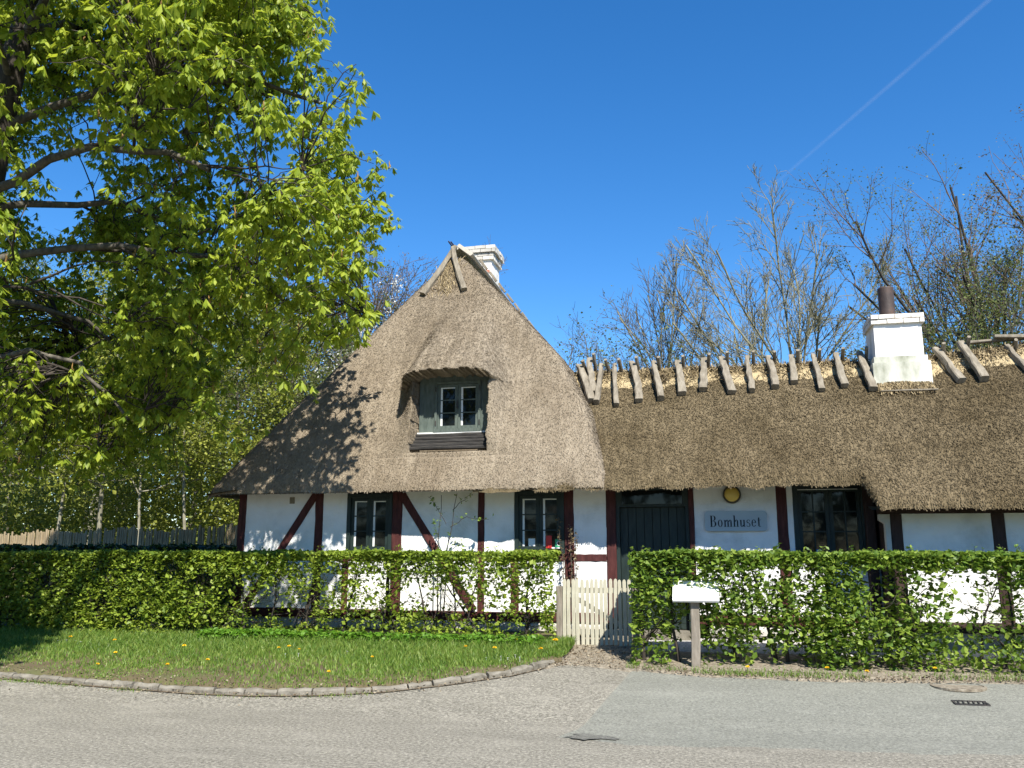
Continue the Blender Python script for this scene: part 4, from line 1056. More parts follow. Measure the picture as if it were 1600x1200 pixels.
for P, r_ in LIMBS:
    nearleaf = np.linalg.norm(P[:, None] - C0[None], axis=-1).min(1) < 0.33
    q_ = max(3, int(np.nonzero(nearleaf)[0].max()) + 1 if nearleaf.any() else 3)
    v, f = tubes(P[None, :q_], r_[None, :q_], 8); bulk('limb', v, f, m_bark, tree, True)
dist = np.linalg.norm(C0[:, None, :] - node[None, :, :], axis=-1)
near = node[dist.argmin(1)]; dn = dist.min(1)
ok = dn < 1.9; C0 = C0[ok]; near = near[ok]
K = 6; t = np.linspace(0, 1, K)[None, :, None]
TW = near[:, None, :] * (1 - t) + C0[:, None, :] * t
Ld = np.linalg.norm(C0 - near, axis=1)
TW[..., 2] += (np.sin(t[..., 0] * math.pi) * 0.16 * Ld[:, None])
TW[:, 1:-1] += rng.normal(0, 0.035, TW[:, 1:-1].shape)
TWR = np.maximum(0.012 * np.linspace(1, 0.35, K)[None, :] * (0.6 + 0.4 * Ld[:, None]), 0.004)
T2, TR2 = grow(TW, TWR, 3, 0.45, 1.0, (25, 70), 0.30, 3, 0.05, 0.2, 0.7, 0.0035)
v, f = merge([tubes(S1, SR1, 5), tubes(TW, TWR, 3), tubes(T2, TR2, 3)])
bulk('twigs', v, f, m_bark_d, tree, True)
tips = np.concatenate([TW[:, -1], TW[:, -2], T2[:, -1], T2[:, -2]])
tips = np.repeat(tips, 2, 0)[rng.uniform(0, 1, 2 * len(tips)) < 0.70]
off = rng.normal(0, 0.065, tips.shape); tips = tips + off
NL = len(tips)
yaw = np.arctan2(off[:, 1], off[:, 0]) + rng.normal(0, 0.4, NL)
sz = rng.uniform(0.075, 0.18, NL)
tilt = rng.normal(0, 0.28, (NL, 2))
def rotm(yaw, tilt):
    c, s = np.cos(yaw), np.sin(yaw); o, z = np.ones_like(c), np.zeros_like(c)
    Rz = np.stack([np.stack([c, -s, z], -1), np.stack([s, c, z], -1), np.stack([z, z, o], -1)], 1)
    c, s = np.cos(tilt[:, 0]), np.sin(tilt[:, 0])
    Rx = np.stack([np.stack([o, z, z], -1), np.stack([z, c, -s], -1), np.stack([z, s, c], -1)], 1)
    c, s = np.cos(tilt[:, 1]), np.sin(tilt[:, 1])
    Ry = np.stack([np.stack([c, z, s], -1), np.stack([z, o, z], -1), np.stack([-s, z, c], -1)], 1)
    return Rx @ Ry @ Rz
RM = rotm(yaw, tilt)
kind = rng.integers(0, len(PROTO), NL)
# the 300 leaves that stand largest in view are parts of their own
cdist = np.linalg.norm(tips - np.array([0, 0, 1.5]), axis=1)
fwv = np.array([-0.2174, 0.957, 0.1917]); rtv = np.array([0.975, 0.2215, 0.0]); upv = np.cross(rtv, fwv)
dv = tips - np.array([0, 0, 1.5]); zc = dv @ fwv
vis = (np.abs(dv @ rtv / zc) < 0.59) & (np.abs(dv @ upv / zc) < 0.44) & (zc > 0)
score = np.where(vis, sz / cdist, 0)
big = np.argsort(-score)[:300]
lm = []
for V_, F_ in PROTO:
    me = bpy.data.meshes.new('leaf'); me.from_pydata([tuple(p) for p in V_], [], [tuple(int(a) for a in q) for q in F_]); me.materials.append(m_chest); lm.append(me)
for k in big:
    o = put(bpy.data.objects.new('leaf', lm[kind[k]]), tree)
    o.location = tips[k]; o.rotation_euler = Matrix(RM[k].tolist()).to_euler(); o.scale = (float(sz[k]),) * 3
isbig = np.zeros(NL, bool); isbig[big] = True
parts = []
for q, (V_, F_) in enumerate(LIGHT):
    s_ = (kind == q) & ~isbig
    W = np.einsum('nij,vj->nvi', RM[s_], V_) * sz[s_][:, None, None] + tips[s_][:, None, :]
    parts.append((W.reshape(-1, 3), (F_[None] + (np.arange(s_.sum()) * len(V_))[:, None, None]).reshape(-1, 3)))
v, f = merge(parts)
tag(bulk('crown', v, f, m_chest, tree), kind='stuff')
# upright orange-brown flower buds
cand = TW[:, -1][rng.uniform(0, 1, len(TW)) < 0.2]
t = np.linspace(0, 1, 6); prof_r = np.array([0.006, 0.015, 0.012, 0.010, 0.006, 0.002])
P = cand[:, None, :] + np.stack([0 * t, 0 * t, t * 0.13], -1)[None] + rng.normal(0, 0.009, (len(cand), 6, 3))
v, f = tubes(P, np.repeat(prof_r[None], len(cand), 0) * rng.uniform(0.7, 1.1, (len(cand), 1)), 5)
tag(bulk('flower_buds', v, f, m_flower, tree), kind='stuff')

# ------------------------------------------------------------------ trees behind
def stemset(base, n, h, r0, spread, K=9, lean=(0, 0), up=0.06, jit=0.07):
    base = np.array(base, float); P = np.zeros((n, K, 3)); P[:, 0] = base + np.concatenate([rng.normal(0, 0.05 * (n > 1), (n, 2)), np.zeros((n, 1))], 1)
    a = np.arange(n) * 2.4 + rng.uniform(0, 6)
    d = np.stack([np.cos(a) * spread + lean[0], np.sin(a) * spread + lean[1], np.ones(n)], -1); d = unit(d)
    L = h * rng.uniform(0.85, 1.05, n)
    for k in range(1, K):
        d = unit(d + np.array([0, 0, up]) + rng.normal(0, jit, d.shape))
        P[:, k] = P[:, k - 1] + d * (L / (K - 1))[:, None]
    return P, r0 * rng.uniform(0.8, 1.1, n)[:, None] * np.linspace(1, 0.22, K)[None]

def make_tree(name, label, base, stems, levels, bark, twig, group, leaf=None, cat='tree'):
    """stems: dict for stemset; levels: list of grow() arguments; leaf: (count per twig, size, material, scatter)"""
    t = thing(name, label, cat, base, group)
    P, Rr = stemset(base, **stems)
    v, f = tubes(P, Rr, 8); bulk('trunk', v, f, bark, t, True)
    last = (P, Rr); parts = []
    for k, lv in enumerate(levels):
        last = grow(*last, **lv)
        if k == 0:
            v, f = tubes(*last, 6); bulk('bough', v, f, bark, t, True)
        else:
            parts.append(tubes(*last, 4 if k == 1 else 3))
    if parts:
        v, f = merge(parts); bulk('crown', v, f, twig, t)
    if leaf:
        n, size, mat, sc = leaf
        Q = last[0]; c = Q[:, 1:].reshape(-1, 3); c = c[rng.integers(0, len(c), n)] + rng.normal(0, sc, (n, 3))
        v, f = leaf_quads(c, size, 0.7, 0.75); tag(bulk('foliage', v, f, mat, t), kind='stuff')
    return t
GB = 'bare trees behind the wing'
LV = lambda n, t0, t1, ang, lf, K, up, jit, **k: dict(n=n, t0=t0, t1=t1, ang=ang, lenf=lf, K=K, up=up, jit=jit, **k)
make_tree('bare_tree', 'large spreading bare tree rising above the middle of the wing roof', (2.75, 30, 0.3), dict(n=2, h=7.0, r0=0.2, spread=0.04, K=8),
          [LV(9, 0.70, 1.0, (8, 62), 1.2, 9, 0.045, 0.05, rmin=0.05, rf=0.55), LV(12, 0.2, 1.0, (15, 42), 0.36, 5, 0.09, 0.11, rmin=0.014), LV(8, 0.2, 1.0, (20, 48), 0.46, 4, 0.07, 0.13, rmin=0.012), LV(3, 0.2, 1.0, (20, 50), 0.5, 3, 0.06, 0.14, rmin=0.010)], m_bark_g, m_bark_g, GB)
make_tree('bare_tree', 'smaller bare tree left of the large one above the wing roof', (-0.55, 31, 0.3), dict(n=2, h=7.2, r0=0.13, spread=0.03, K=8),
          [LV(7, 0.65, 1.0, (8, 52), 0.98, 8, 0.05, 0.06, rmin=0.035, rf=0.55), LV(9, 0.2, 1.0, (18, 45), 0.40, 5, 0.09, 0.12, rmin=0.012), LV(7, 0.2, 1.0, (20, 50), 0.46, 4, 0.07, 0.14, rmin=0.011)], m_bark_g, m_bark, GB)
make_tree('bare_tree', 'thin bare tree nearest the main roof slope above the ridge logs', (-3.0, 32, 0.3), dict(n=2, h=6.8, r0=0.11, spread=0.03, K=8),
          [LV(6, 0.65, 1.0, (8, 50), 0.92, 8, 0.05, 0.06, rmin=0.028, rf=0.55), LV(9, 0.2, 1.0, (18, 45), 0.40, 5, 0.09, 0.12, rmin=0.010), LV(5, 0.2, 1.0, (20, 50), 0.46, 4, 0.07, 0.14, rmin=0.010)], m_bark, m_bark, GB)
for x_, h_, lab in ((-5.7, 8.8, 'slender sapling seen just right of the main chimney'), (-4.6, 8.6, 'pale slender sapling between the chimney sapling and the bare trees'), (-6.6, 9.0, 'thin sapling touching the ridge planks of the main roof')):
    make_tree('sapling', lab, (x_, 31 + rng.uniform(-1, 1), 0.3), dict(n=2, h=h_, r0=0.06, spread=0.05, K=9),
              [LV(16, 0.3, 0.98, (20, 45), 0.22, 5, 0.12, 0.10, rmin=0.009), LV(6, 0.2, 1.0, (20, 50), 0.5, 4, 0.08, 0.14, rmin=0.006)], m_bark, m_bark, 'saplings behind the roof', (200, 0.045, m_olive, 0.08))
make_tree('budding_tree', 'big tree with brown buds and young leaves behind the wing chimney', (9.3, 30, 0.3), dict(n=2, h=7.4, r0=0.30, spread=0.05, K=8),
          [LV(10, 0.62, 1.0, (8, 70), 1.2, 9, 0.035, 0.06, rmin=0.06, rf=0.55), LV(10, 0.15, 1.0, (20, 52), 0.42, 5, 0.06, 0.13, rmin=0.014), LV(9, 0.15, 1.0, (20, 58), 0.48, 4, 0.05, 0.15, rmin=0.008)], m_bark_d, m_twig_r, None, (30000, 0.055, m_olive, 0.12))
make_tree('budding_tree', 'green-tinged tree crossing the right edge behind the low roof', (12.9, 29, 0.3), dict(n=2, h=7.6, r0=0.22, spread=0.05, K=8),
          [LV(8, 0.64, 1.0, (8, 66), 1.1, 9, 0.04, 0.06, rmin=0.05, rf=0.55), LV(9, 0.15, 1.0, (20, 52), 0.42, 5, 0.06, 0.13, rmin=0.014), LV(5, 0.15, 1.0, (20, 58), 0.48, 4, 0.05, 0.15, rmin=0.008)], m_bark_d, m_twig_r, None, (14000, 0.06, m_bud, 0.12))

def shrub(name, label, base, n, h, spread, leaf, group=None, bark=None):
    return make_tree(name, label, base, dict(n=n, h=h, r0=0.04, spread=spread, K=7), [LV(8, 0.2, 1, (20, 55), 0.45, 5, 0.05, 0.14, rmin=0.009), LV(6, 0.15, 1, (20, 60), 0.5, 4, 0.04, 0.16, rmin=0.006)], bark or m_bark, bark or m_bark, group, leaf, 'shrub')
shrub('shrub', 'grey-green thicket bush behind the start of the ridge logs', (-2.6, 24.5, 0.3), 9, 6.6, 0.45, (10000, 0.06, m_olive, 0.16), 'bushes behind the wing')
shrub('shrub', 'rounded bush left of the wing chimney behind the ridge', (6.2, 26.5, 0.3), 9, 6.3, 0.45, (9000, 0.06, m_olive, 0.16), 'bushes behind the wing')
shrub('shrub', 'leafy green bush right of the wing chimney behind the ridge', (7.9, 24, 0.3), 11, 8.0, 0.40, (15000, 0.06, m_olive, 0.22), 'bushes behind the wing')
shrub('shrub', 'dark bush low behind the roof at the right edge', (11.5, 25, 0.3), 9, 7.2, 0.45, (9000, 0.06, m_olive, 0.18), 'bushes behind the wing')
shrub('shrub', 'brown twiggy bush showing low under the large bare tree', (2.2, 27, 0.3), 9, 5.7, 0.5, (3000, 0.05, m_bud, 0.16), 'bushes behind the wing', m_twig_r)
make_tree('blossom_tree', 'small tree in white blossom behind the left slope of the main roof', (-9.6, 24, 0.3), dict(n=5, h=8.0, r0=0.08, spread=0.2, K=8),
          [LV(8, 0.4, 1, (20, 50), 0.32, 5, 0.06, 0.12, rmin=0.01), LV(6, 0.15, 1, (20, 60), 0.5, 4, 0.05, 0.15, rmin=0.006)], m_bark, m_bark, None, (6000, 0.055, m_blossom, 0.09))
make_tree('bare_tree', 'purplish brown bare crown between the chestnut and the main roof', (-12.6, 31, 0.3), dict(n=5, h=10.8, r0=0.15, spread=0.2, K=10),
          [LV(9, 0.35, 0.97, (22, 50), 0.40, 7, 0.09, 0.11, rmin=0.02), LV(9, 0.15, 1.0, (22, 50), 0.45, 5, 0.07, 0.13, rmin=0.011), LV(6, 0.15, 1.0, (20, 55), 0.5, 4, 0.05, 0.16, rmin=0.007)], m_bark, m_twig_r, None, (7000, 0.045, m_bud, 0.08))

for x_, y_, h_, lab in ((-15.2, 33, 7.6, 'grey bare crown seen through the right fringe of the chestnut'), (-10.6, 35, 7.4, 'bare crown just over the left roof slope'), (-18.5, 35, 7.8, 'bare crown behind the lower boughs of the chestnut')):
    make_tree('bare_tree', lab, (x_, y_, 0.3), dict(n=2, h=h_, r0=0.16, spread=0.05, K=8),
              [LV(9, 0.6, 1.0, (8, 55), 1.12, 7, 0.07, 0.10, rmin=0.025, rf=0.5), LV(9, 0.2, 1.0, (18, 48), 0.42, 5, 0.07, 0.12, rmin=0.013), LV(6, 0.2, 1.0, (20, 50), 0.48, 4, 0.06, 0.14, rmin=0.009)], m_bark, m_twig_r, 'bare crowns behind the left slope', (5000, 0.06, m_olive, 0.12))

# the wood at the left: trees that can be told apart
GW = 'trees of the wood behind the paling fence'
LB = [LV(9, 0.32, 0.98, (35, 75), 0.26, 6, 0.05, 0.13, rmin=0.012), LV(7, 0.15, 1.0, (30, 70), 0.5, 4, 0.02, 0.16, rmin=0.007)]
WOOD = [(-18.8, 22, 9.5, 0.085, (0.10, 0), 'pale crooked trunk leaning right, leftmost of the pale trunks in the wood', m_bark_p, m_young, 9000),
        (-17.6, 22.3, 10.0, 0.10, (0.12, 0), 'pale trunk leaning right in the middle of the wood', m_bark_p, m_young, 9000),
        (-16.4, 22.6, 9.0, 0.075, (0.06, 0), 'thin pale trunk just right of the leaning one', m_bark_p, m_young, 8000),
        (-15.1, 23, 10.5, 0.08, (0.0, 0), 'upright pale trunk nearest the house corner', m_bark_p, m_young, 9000),
        (-13.3, 24.5, 9.5, 0.08, (0.02, 0), 'green young tree beside the low left eave', m_bark, m_young, 10000),
        (-11.8, 26, 9.0, 0.08, (0.0, 0), 'bushy young tree behind the left roof slope', m_bark, m_olive, 9000),
        (-24.0, 30, 14.5, 0.26, (0.02, 0), 'thick grey trunk standing deep in the wood', m_bark_p, m_olive, 9000),
        (-20.6, 21, 9.0, 0.09, (0.05, 0), 'dark trunk at the left edge by the fence', m_bark_d, m_olive, 7000),
        (-20.2, 20.6, 8.0, 0.07, (0.12, 0), 'slim dark trunk leaning right at the left edge', m_bark_d, m_olive, 5000),
        (-20.9, 20.8, 9.0, 0.08, (0.16, 0), 'second dark leaning trunk at the left edge', m_bark_d, m_olive, 5000),
        (-17.0, 30, 13.5, 0.13, (-0.03, 0), 'tall dark tree behind the pale trunks', m_bark, m_olive, 9000),
        (-20.5, 31, 14.0, 0.15, (0.03, 0), 'tall tree behind the leftmost pale trunk', m_bark, m_young, 9000),
        (-14.8, 32, 13.5, 0.13, (0.03, 0), 'tall thin tree behind the house corner', m_bark, m_olive, 7000),
        (-27.0, 29, 13.0, 0.16, (0.0, 0), 'tall tree at the far left of the wood', m_bark, m_olive, 8000)]
for x_, y_, h_, r_, ln, lab, bk, lf, n_ in WOOD:
    make_tree('woodland_tree', lab, (x_, y_, 0.3), dict(n=1, h=h_, r0=r_ * 0.72, spread=0.03, K=11, lean=ln, up=0.02, jit=0.05), [dict(LB[0], n=16), dict(LB[1], n=8)], bk, m_bark, GW, (int(n_ * 1.1), 0.094, lf, 0.24))
# undergrowth and far wood read as one mass
m = 78000
c = np.stack([rng.uniform(-32, -9, m), rng.uniform(23, 28, m), rng.uniform(0.3, 1, m)], -1)
hgt = 3.5 + 1.4 * vnoise(c[:, 0], c[:, 1], f=0.55, seed=101) + 0.7 * vnoise(c[:, 0], c[:, 1], f=1.7, seed=102)
c[:, 2] = 0.4 + rng.uniform(0, 1, m) ** 0.8 * np.maximum(hgt, 0.6) * 1.35
v, f = leaf_quads(c, 0.097, 0.8, 0.8)
tag(bulk('undergrowth', v, f, m_young), 'green undergrowth behind the paling fence', 'undergrowth', kind='stuff')
m = 75000
c = np.stack([rng.uniform(-52, -10, m), rng.uniform(36, 46, m), rng.uniform(0.3, 1, m)], -1)
hgt = 12.0 + 2.2 * vnoise(c[:, 0], c[:, 1], f=0.35, seed=103) + 1.2 * vnoise(c[:, 0], c[:, 1], f=1.1, seed=104)
c[:, 2] = 0.4 + rng.uniform(0, 1, m) ** 1.15 * hgt
c = c[rng.uniform(0, 1, m) < np.clip(0.75 + 0.9 * vnoise(c[:, 0], c[:, 1], c[:, 2], 1.1, 105) + 0.25 * np.clip(7 - c[:, 2], 0, 3), 0.05, 1)]
v, f = leaf_quads(c, 0.25, 0.9, 0.8)
wood = tag(bulk('far_wood', v, f, m_young), 'hazy mass of woodland far behind the left fence', 'wood', kind='stuff')
n = 150
P, Rr = stemset((0, 0, 0.3), n=n, h=11, r0=0.10, spread=0.04, K=6, jit=0.05)
P = P + np.stack([rng.uniform(-60, -10, n), rng.uniform(34, 44, n), np.zeros(n)], -1)[:, None, :]
Q, QR = grow(P, Rr, 10, 0.3, 1, (25, 60), 0.25, 4, 0.06, 0.14, rmin=0.015)
v, f = merge([tubes(P, Rr, 5), tubes(Q, QR, 3)])
tag(bulk('far_trunks', v, f, m_bark), 'thin trunks of the far wood', 'trunks', kind='stuff')
m = 16000
c = np.stack([rng.uniform(-8, 60, m), rng.uniform(44, 56, m), rng.uniform(0, 1, m)], -1)
c[:, 2] = 0.4 + c[:, 2] ** 0.8 * (8.0 + 1.6 * vnoise(c[:, 0], c[:, 1], f=0.35, seed=106))
v, f = leaf_quads(c, 0.34, 0.9, 0.8)
tag(bulk('far_wood', v, f, m_olive), 'low line of distant trees behind the wing', 'wood', kind='stuff')

m = 14000  # unseen leaf mass behind the camera, added so the panes reflect something dark
c = np.stack([rng.uniform(-60, 60, m), rng.uniform(-42, -32, m), 0.2 + 13 * rng.uniform(0, 1, m) ** 1.4], -1)
v, f = leaf_quads(c, 0.75, 0.9, 0.8)
tag(bulk('far_wood', v, f, m_ivy), 'unseen dark wood added across the road to darken the window reflections', 'wood', kind='stuff')

# ------------------------------------------------------------------ grass, ground cover, flowers
def blades(name, C, h, w, mat, label, cat, lean=0.35):
    n = len(C)
    a = rng.uniform(0, 2 * math.pi, n); sd = np.stack([np.cos(a), np.sin(a), 0 * a], -1)
    d = np.stack([rng.normal(0, lean, n), rng.normal(0, lean, n), np.ones(n)], -1)
    hh_ = (h * rng.uniform(0.4, 1.2, n))[:, None]; ww = w * rng.uniform(0.7, 1.3, (n, 1))
    mid = C + d * np.array([0.5, 0.5, 1]) * hh_ * 0.55; tip = C + d * hh_
    V = np.stack([C - sd * ww, C + sd * ww, mid + sd * ww * 0.8, mid - sd * ww * 0.8, tip], 1).reshape(-1, 3)
    o = np.arange(n)[:, None] * 5
    return tag(bulk(name, V, [o + np.array([[0, 1, 2, 3]]), o + np.array([[3, 2, 4]])], mat), label, cat, kind='stuff')
m = 72000
x = rng.uniform(-10.2, -1.75, m); y0 = road_edge(x) + 0.06; y = y0 + rng.uniform(0, 1, m) ** 0.8 * (11.35 - y0)
q = (y - y0) / (11.35 - y0)
bare = vnoise(x, y, f=1.5, seed=111) + 0.6 * vnoise(x, y, f=4.5, seed=112)
p = np.clip(0.32 + 1.2 * (q - 0.2) - 0.55 * bare * np.clip(1.2 - q, 0, 1) + 0.3 * np.clip((x + 5.5) / 2, 0, 1), 0.03, 1)
k_ = rng.uniform(0, 1, m) < p
x, y, q = x[k_], y[k_], q[k_]
hb = 0.03 + 0.075 * np.clip(q * 1.2 + 0.25 * np.clip((x + 6) / 3, 0, 1) - 0.1, 0, 1)
C = np.stack([x, y, gz(y) + 0.06], -1)
blades('grass', C, hb, 0.0054, m_grass, 'short spring grass on the verge in front of the left hedge', 'grass')
m = 5000
x = rng.uniform(-1.0, 6, m); y = road_edge(x) + 0.03 + np.abs(rng.normal(0, 0.16, m)); k_ = rng.uniform(0, 1, m) < np.clip(0.5 + vnoise(x, y, f=3, seed=115), 0, 1)
C = np.stack([x, y, gz(y) + 0.015], -1)[k_]
blades('grass', C, 0.05, 0.0035, m_grass, 'thin grass tufts at the foot of the right hedge', 'grass')
m = 3500
x = rng.uniform(-11, -1.8, m); y = road_edge(x) - 0.02 - np.abs(rng.normal(0, 0.05, m)); k_ = rng.uniform(0, 1, m) < np.clip(0.25 + 0.9 * vnoise(x, 0 * y, f=5, seed=116), 0, 1)
C = np.stack([x, y, gz(y)], -1)[k_]
blades('grass', C, 0.03, 0.003, m_grass, 'weeds growing in the gutter below the kerb stones', 'weeds')
m = 7000
x = rng.uniform(-6.9, -2.1, m); y = 11.05 + rng.normal(0, 0.09, m); k_ = rng.uniform(0, 1, m) < np.clip(np.where(x < -5.3, 0.95, 0.3 + 0.4 * vnoise(x, y, f=3, seed=117)), 0, 1)
C = np.stack([x, y, gz(y) + 0.07 + rng.uniform(0, 0.13, m)], -1)[k_]
v, f = leaf_quads(C, 0.055, 0.3, 0.7)
tag(bulk('ground_cover', v, f, m_cover), 'bright green leafy ground cover along the hedge foot', 'ground cover', kind='stuff')
# dry leaf litter and grit
m = 5200
x = np.concatenate([rng.uniform(-0.9, 6, 2600), rng.uniform(-10, -1.8, 1600), rng.uniform(-1.85, -0.9, 1000)])
y = np.concatenate([road_edge(x[:2600]) + np.abs(rng.normal(0, 0.2, 2600)) - 0.06, road_edge(x[2600:4200]) + rng.normal(0.02, 0.16, 1600), rng.uniform(10.2, 11.5, 1000)])
zz = np.where(x > -0.9, 0.034, np.where((x < -1.85) & (y > road_edge(x) + 0.08), 0.09, 0.028))
v, f = leaf_quads(np.stack([x, y, gz(y) + zz], -1), 0.022, 0.15, 0.7)
tag(bulk('leaf_litter', v, f, m_dry), 'dry leaf litter and grit along the verge', 'litter', kind='stuff')

ORD = ['first', 'second', 'third', 'fourth', 'fifth', 'sixth', 'seventh', 'eighth', 'ninth', 'tenth', 'eleventh', 'twelfth', 'thirteenth', 'fourteenth', 'fifteenth']
def across(p): return (p[0] * 0.975 + p[1] * 0.2215) / (-p[0] * 0.2215 + p[1] * 0.975)
def dandelion(x, y, h, s, label, group):
    z0 = float(gz(y)) + (0.06 if x < -1.8 else 0.02)
    t = thing('dandelion', label, 'flower', (x, y, z0), group)
    v, f = tubes(np.array([[(x, y, z0), (x + 0.005, y, z0 + h * 0.6), (x + 0.008, y - 0.004, z0 + h)]]), np.full((1, 3), 0.003), 5); bulk('stem', v, f, m_grass, t)
    nn = 46; a = rng.uniform(0, 2 * math.pi, nn); el = rng.uniform(0.05, 1.3, nn)
    d = np.stack([np.cos(a) * np.cos(el), np.sin(a) * np.cos(el), np.sin(el) * 0.7 + 0.1], -1); sd = unit(np.cross(d, rng.normal(0, 1, d.shape)))
    c0 = np.array([x + 0.008, y - 0.004, z0 + h])
    V = np.stack([c0 + 0 * d, c0 + d * s * 0.7 + sd * s * 0.14, c0 + d * s, c0 + d * s * 0.7 - sd * s * 0.14], 1).reshape(-1, 3)
    bulk('flower_head', V, np.arange(nn * 4).reshape(-1, 4), m_yellow, t)
for k_, (x, y) in enumerate(sorted(((-8.55, 10.5), (-7.75, 10.35), (-7.2, 9.65), (-6.55, 10.1), (-6.1, 9.1), (-5.75, 9.35), (-5.35, 10.3), (-5.2, 10.28), (-5.05, 10.25), (-3.0, 10.6), (-4.05, 8.95), (-2.62, 10.55), (-2.45, 11.0), (-6.9, 8.95), (-3.9, 9.8)), key=across)):
    dandelion(x, y, rng.uniform(0.06, 0.1), rng.uniform(0.022, 0.03), 'yellow dandelion in the left grass verge, %s from the left' % ORD[k_], 'dandelions in the left verge')
dandelion(-2.05, 10.55, 0.08, 0.032, 'yellow dandelion beside the end of the kerb', None)
dandelion(-1.95, 11.0, 0.1, 0.04, 'large yellow dandelion next to the gate', None)
for k_, (x, y) in enumerate(sorted(((0.33, 10.12), (1.15, 10.08), (1.55, 10.1), (2.25, 10.25)), key=across)):
    dandelion(x, y, rng.uniform(0.06, 0.09), rng.uniform(0.024, 0.03), 'yellow dandelion at the foot of the right hedge, %s from the board' % ORD[k_], 'dandelions by the right hedge')
for k_, (x, y) in enumerate(sorted(((-8.7, 10.45), (-8.6, 10.5), (-8.45, 10.48), (-8.3, 10.4), (-5.1, 10.0), (-4.95, 10.05), (-4.4, 10.25), (-2.6, 10.1), (-2.45, 10.2), (-2.35, 10.12), (-2.22, 10.18), (-2.3, 10.3)), key=across)):
    z0 = float(gz(y)) + 0.06; mb = MB(); s = rng.uniform(0.011, 0.016)
    P = [(x + s * (1 if k % 2 else 0.6) * math.cos(k * math.pi / 10), y + s * (1 if k % 2 else 0.6) * math.sin(k * math.pi / 10), z0 + 0.055) for k in range(20)]
    mb.add(P + [(x, y, z0 + 0.048), (x, y, z0)], [(k, (k + 1) % 20, 20) for k in range(20)]); mb.lathe([(0.002, 0), (0.002, 0.05)], (x, y, z0), n=4)
    tag(mb.build('daisy', m_daisy), 'tiny white daisy in the grass verge, %s from the left' % ORD[k_], 'flower', 'daisies in the verge')

# ------------------------------------------------------------------ small things
info = thing('information_board', 'tilted blank white board on a grey post before the right hedge', 'board', (-0.2, 10.36, 0.2))
bmb = MB()
bmb.add([(-0.45, 10.26, 0.955), (0.07, 10.26, 0.955), (0.07, 10.52, 1.165), (-0.45, 10.52, 1.165), (-0.45, 10.275, 0.935), (0.07, 10.275, 0.935), (0.07, 10.535, 1.145), (-0.45, 10.535, 1.145)], [(0, 1, 2, 3), (7, 6, 5, 4), (0, 4, 5, 1), (1, 5, 6, 2), (2, 6, 7, 3), (3, 7, 4, 0)])
bmb.build('panel', m_board, info)
MB().beam((-0.22, 10.38, 0.1), (-0.20, 10.38, 1.03), 0.10, 0.08, (0, 1, 0), 6, 0.003, 0.12).build('post', m_post, info)
MB().beam((-0.36, 10.33, 0.975), (-0.06, 10.33, 0.975), 0.03, 0.04, (0, 1, 0), 3, 0.001).build('bracket', m_post, info)

mh = thing('manhole_cover', 'rusty round manhole cover half buried by the right hedge', 'manhole cover', (2.38, 9.95, 0.16))
MB().lathe([(0.26, -0.02), (0.26, 0.002), (0.235, 0.006), (0.235, 0.0), (0.0, 0.001)], (2.38, 9.88, float(gz(9.88)) + 0.012), n=36).build('lid', m_dirt, mh)
dg = thing('drain_grate', 'dark iron drain grate set in the asphalt at the right', 'drain', (2.3, 9.2, 0.1))
zg = float(gz(9.2)) + 0.008
MB().box(2.18, 2.44, 9.14, 9.26, zg - 0.03, zg - 0.002).build('pit', m_dark, dg)
fr = MB(); fr.box(2.16, 2.46, 9.12, 9.14, zg - 0.02, zg + 0.003); fr.box(2.16, 2.46, 9.26, 9.28, zg - 0.02, zg + 0.014); fr.box(2.16, 2.18, 9.141, 9.259, zg - 0.02, zg + 0.008); fr.box(2.44, 2.46, 9.141, 9.259, zg - 0.02, zg + 0.008)
fr.build('frame', m_iron, dg)
for k in range(6):
    MB().beam((2.20 + k * 0.044, 9.145, zg + 0.0), (2.215 + k * 0.044, 9.255, zg + 0.008), 0.014, 0.012, (0, 0, 1), 2, 0.001).build('bar', m_iron, dg)

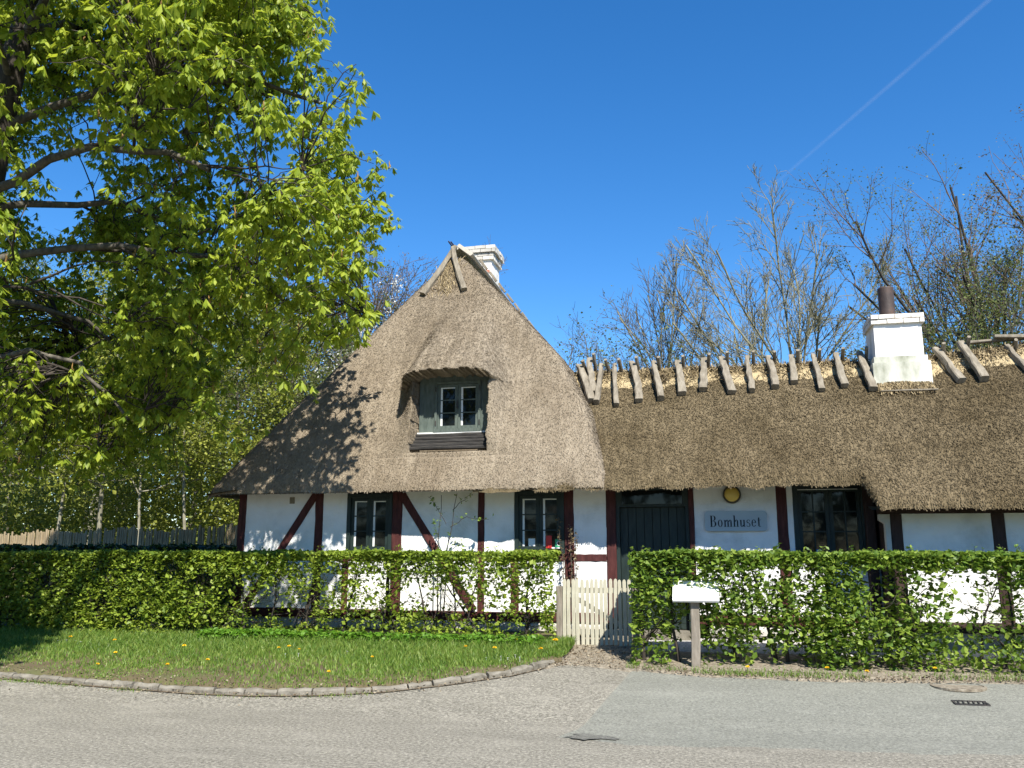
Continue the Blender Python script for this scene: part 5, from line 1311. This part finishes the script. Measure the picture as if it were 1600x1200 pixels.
def stemplant(name, label, chains, rads, leafspec, mat, leafm, cat='plant'):
    t = thing(name, label, cat, tuple(float(a) for a in chains[0][0]))
    for c, r_ in zip(chains, rads):
        c = np.array(c, float); tt = np.linspace(0, len(c) - 1, 9)
        P = np.stack([np.interp(tt, np.arange(len(c)), c[:, k]) for k in range(3)], -1); P[1:-1] += rng.normal(0, 0.008, (7, 3))
        v, f = tubes(P[None], (r_ * np.linspace(1, 0.4, 9))[None], 5); bulk('stem', v, f, mat, t, True)
        if leafspec:
            n, size, lo = leafspec
            k = rng.uniform(lo, 8, n); i0 = np.minimum(k.astype(int), 7); cc = P[i0] + (P[i0 + 1] - P[i0]) * (k - i0)[:, None] + rng.normal(0, size * 0.5, (n, 3))
            v, f = leaf_quads(cc, size); bulk('leaves', v, f, leafm, t)
    return t
stemplant('young_shrub', 'thin leggy young shrub against the white wall left of the middle post', [[(-3.9, 12.25, 0.35), (-3.88, 12.22, 1.5), (-3.84, 12.2, 2.32)], [(-3.82, 12.25, 0.35), (-3.74, 12.2, 1.5), (-3.6, 12.2, 2.34)], [(-3.70, 12.2, 1.85), (-3.45, 12.18, 2.0), (-3.1, 12.15, 1.96)], [(-3.76, 12.2, 1.9), (-3.9, 12.2, 2.15), (-4.05, 12.2, 2.3)], [(-3.66, 12.2, 2.1), (-3.5, 12.2, 2.25), (-3.38, 12.2, 2.33)], [(-3.72, 12.2, 1.7), (-3.62, 12.2, 1.62), (-3.5, 12.2, 1.6)], [(-3.86, 12.2, 1.6), (-3.92, 12.2, 1.8), (-3.95, 12.2, 1.95)]], [0.011, 0.011, 0.006, 0.006, 0.006, 0.004, 0.004], (16, 0.05, 3), m_bark_d, m_hedge2, 'shrub')
stemplant('climbing_plant', 'dry brown climbing stems on the timber post beside the gate', [[(-2.02, 12.36, 0.4), (-2.05, 12.36, 1.3), (-2.13, 12.36, 2.0)], [(-1.98, 12.36, 0.4), (-1.95, 12.36, 1.2), (-1.96, 12.36, 1.88)], [(-1.92, 12.36, 0.4), (-1.88, 12.36, 1.2), (-1.87, 12.36, 1.82)]], [0.008, 0.008, 0.007], (110, 0.035, 2.5), m_bark, m_bud, 'climber')

# faint condensation trail high in the sky
m_trail, nt, bs, out = nodes_of('contrail_ice')
tr = nt.nodes.new('ShaderNodeBsdfTransparent'); df = nt.nodes.new('ShaderNodeBsdfDiffuse'); df.inputs[0].default_value = (0.9, 0.9, 0.9, 1)
tl = nt.nodes.new('ShaderNodeBsdfTranslucent'); tl.inputs[0].default_value = (0.9, 0.9, 0.9, 1)
lw = nt.nodes.new('ShaderNodeLayerWeight'); lw.inputs[0].default_value = 0.5
inv = math_node(nt, 'SUBTRACT', 1.0, lw.outputs['Facing'])
fa = math_node(nt, 'MULTIPLY', math_node(nt, 'MULTIPLY', inv, inv), math_node(nt, 'MULTIPLY', noise(nt, 0.004, 4), 0.10))
ad_ = nt.nodes.new('ShaderNodeMixShader'); nt.links.new(df.outputs[0], ad_.inputs[1]); nt.links.new(tl.outputs[0], ad_.inputs[2])
mx = nt.nodes.new('ShaderNodeMixShader'); nt.links.new(fa, mx.inputs[0]); nt.links.new(tr.outputs[0], mx.inputs[1]); nt.links.new(ad_.outputs[0], mx.inputs[2]); nt.links.new(mx.outputs[0], out.inputs[0])
ca, cb_ = np.array((2175, 6320, 4000.)), np.array((739, 9622, 4000.))
t = np.linspace(-0.25, 1.1, 30)[:, None]
P = (ca * (1 - t) + cb_ * t)[None]
v, f = tubes(P, np.full((1, 30), 24.0), 16)
ct = bulk('contrail', v, f, m_trail, smooth=True)
tag(ct, 'faint white aircraft trail crossing the blue sky at the right', 'contrail')
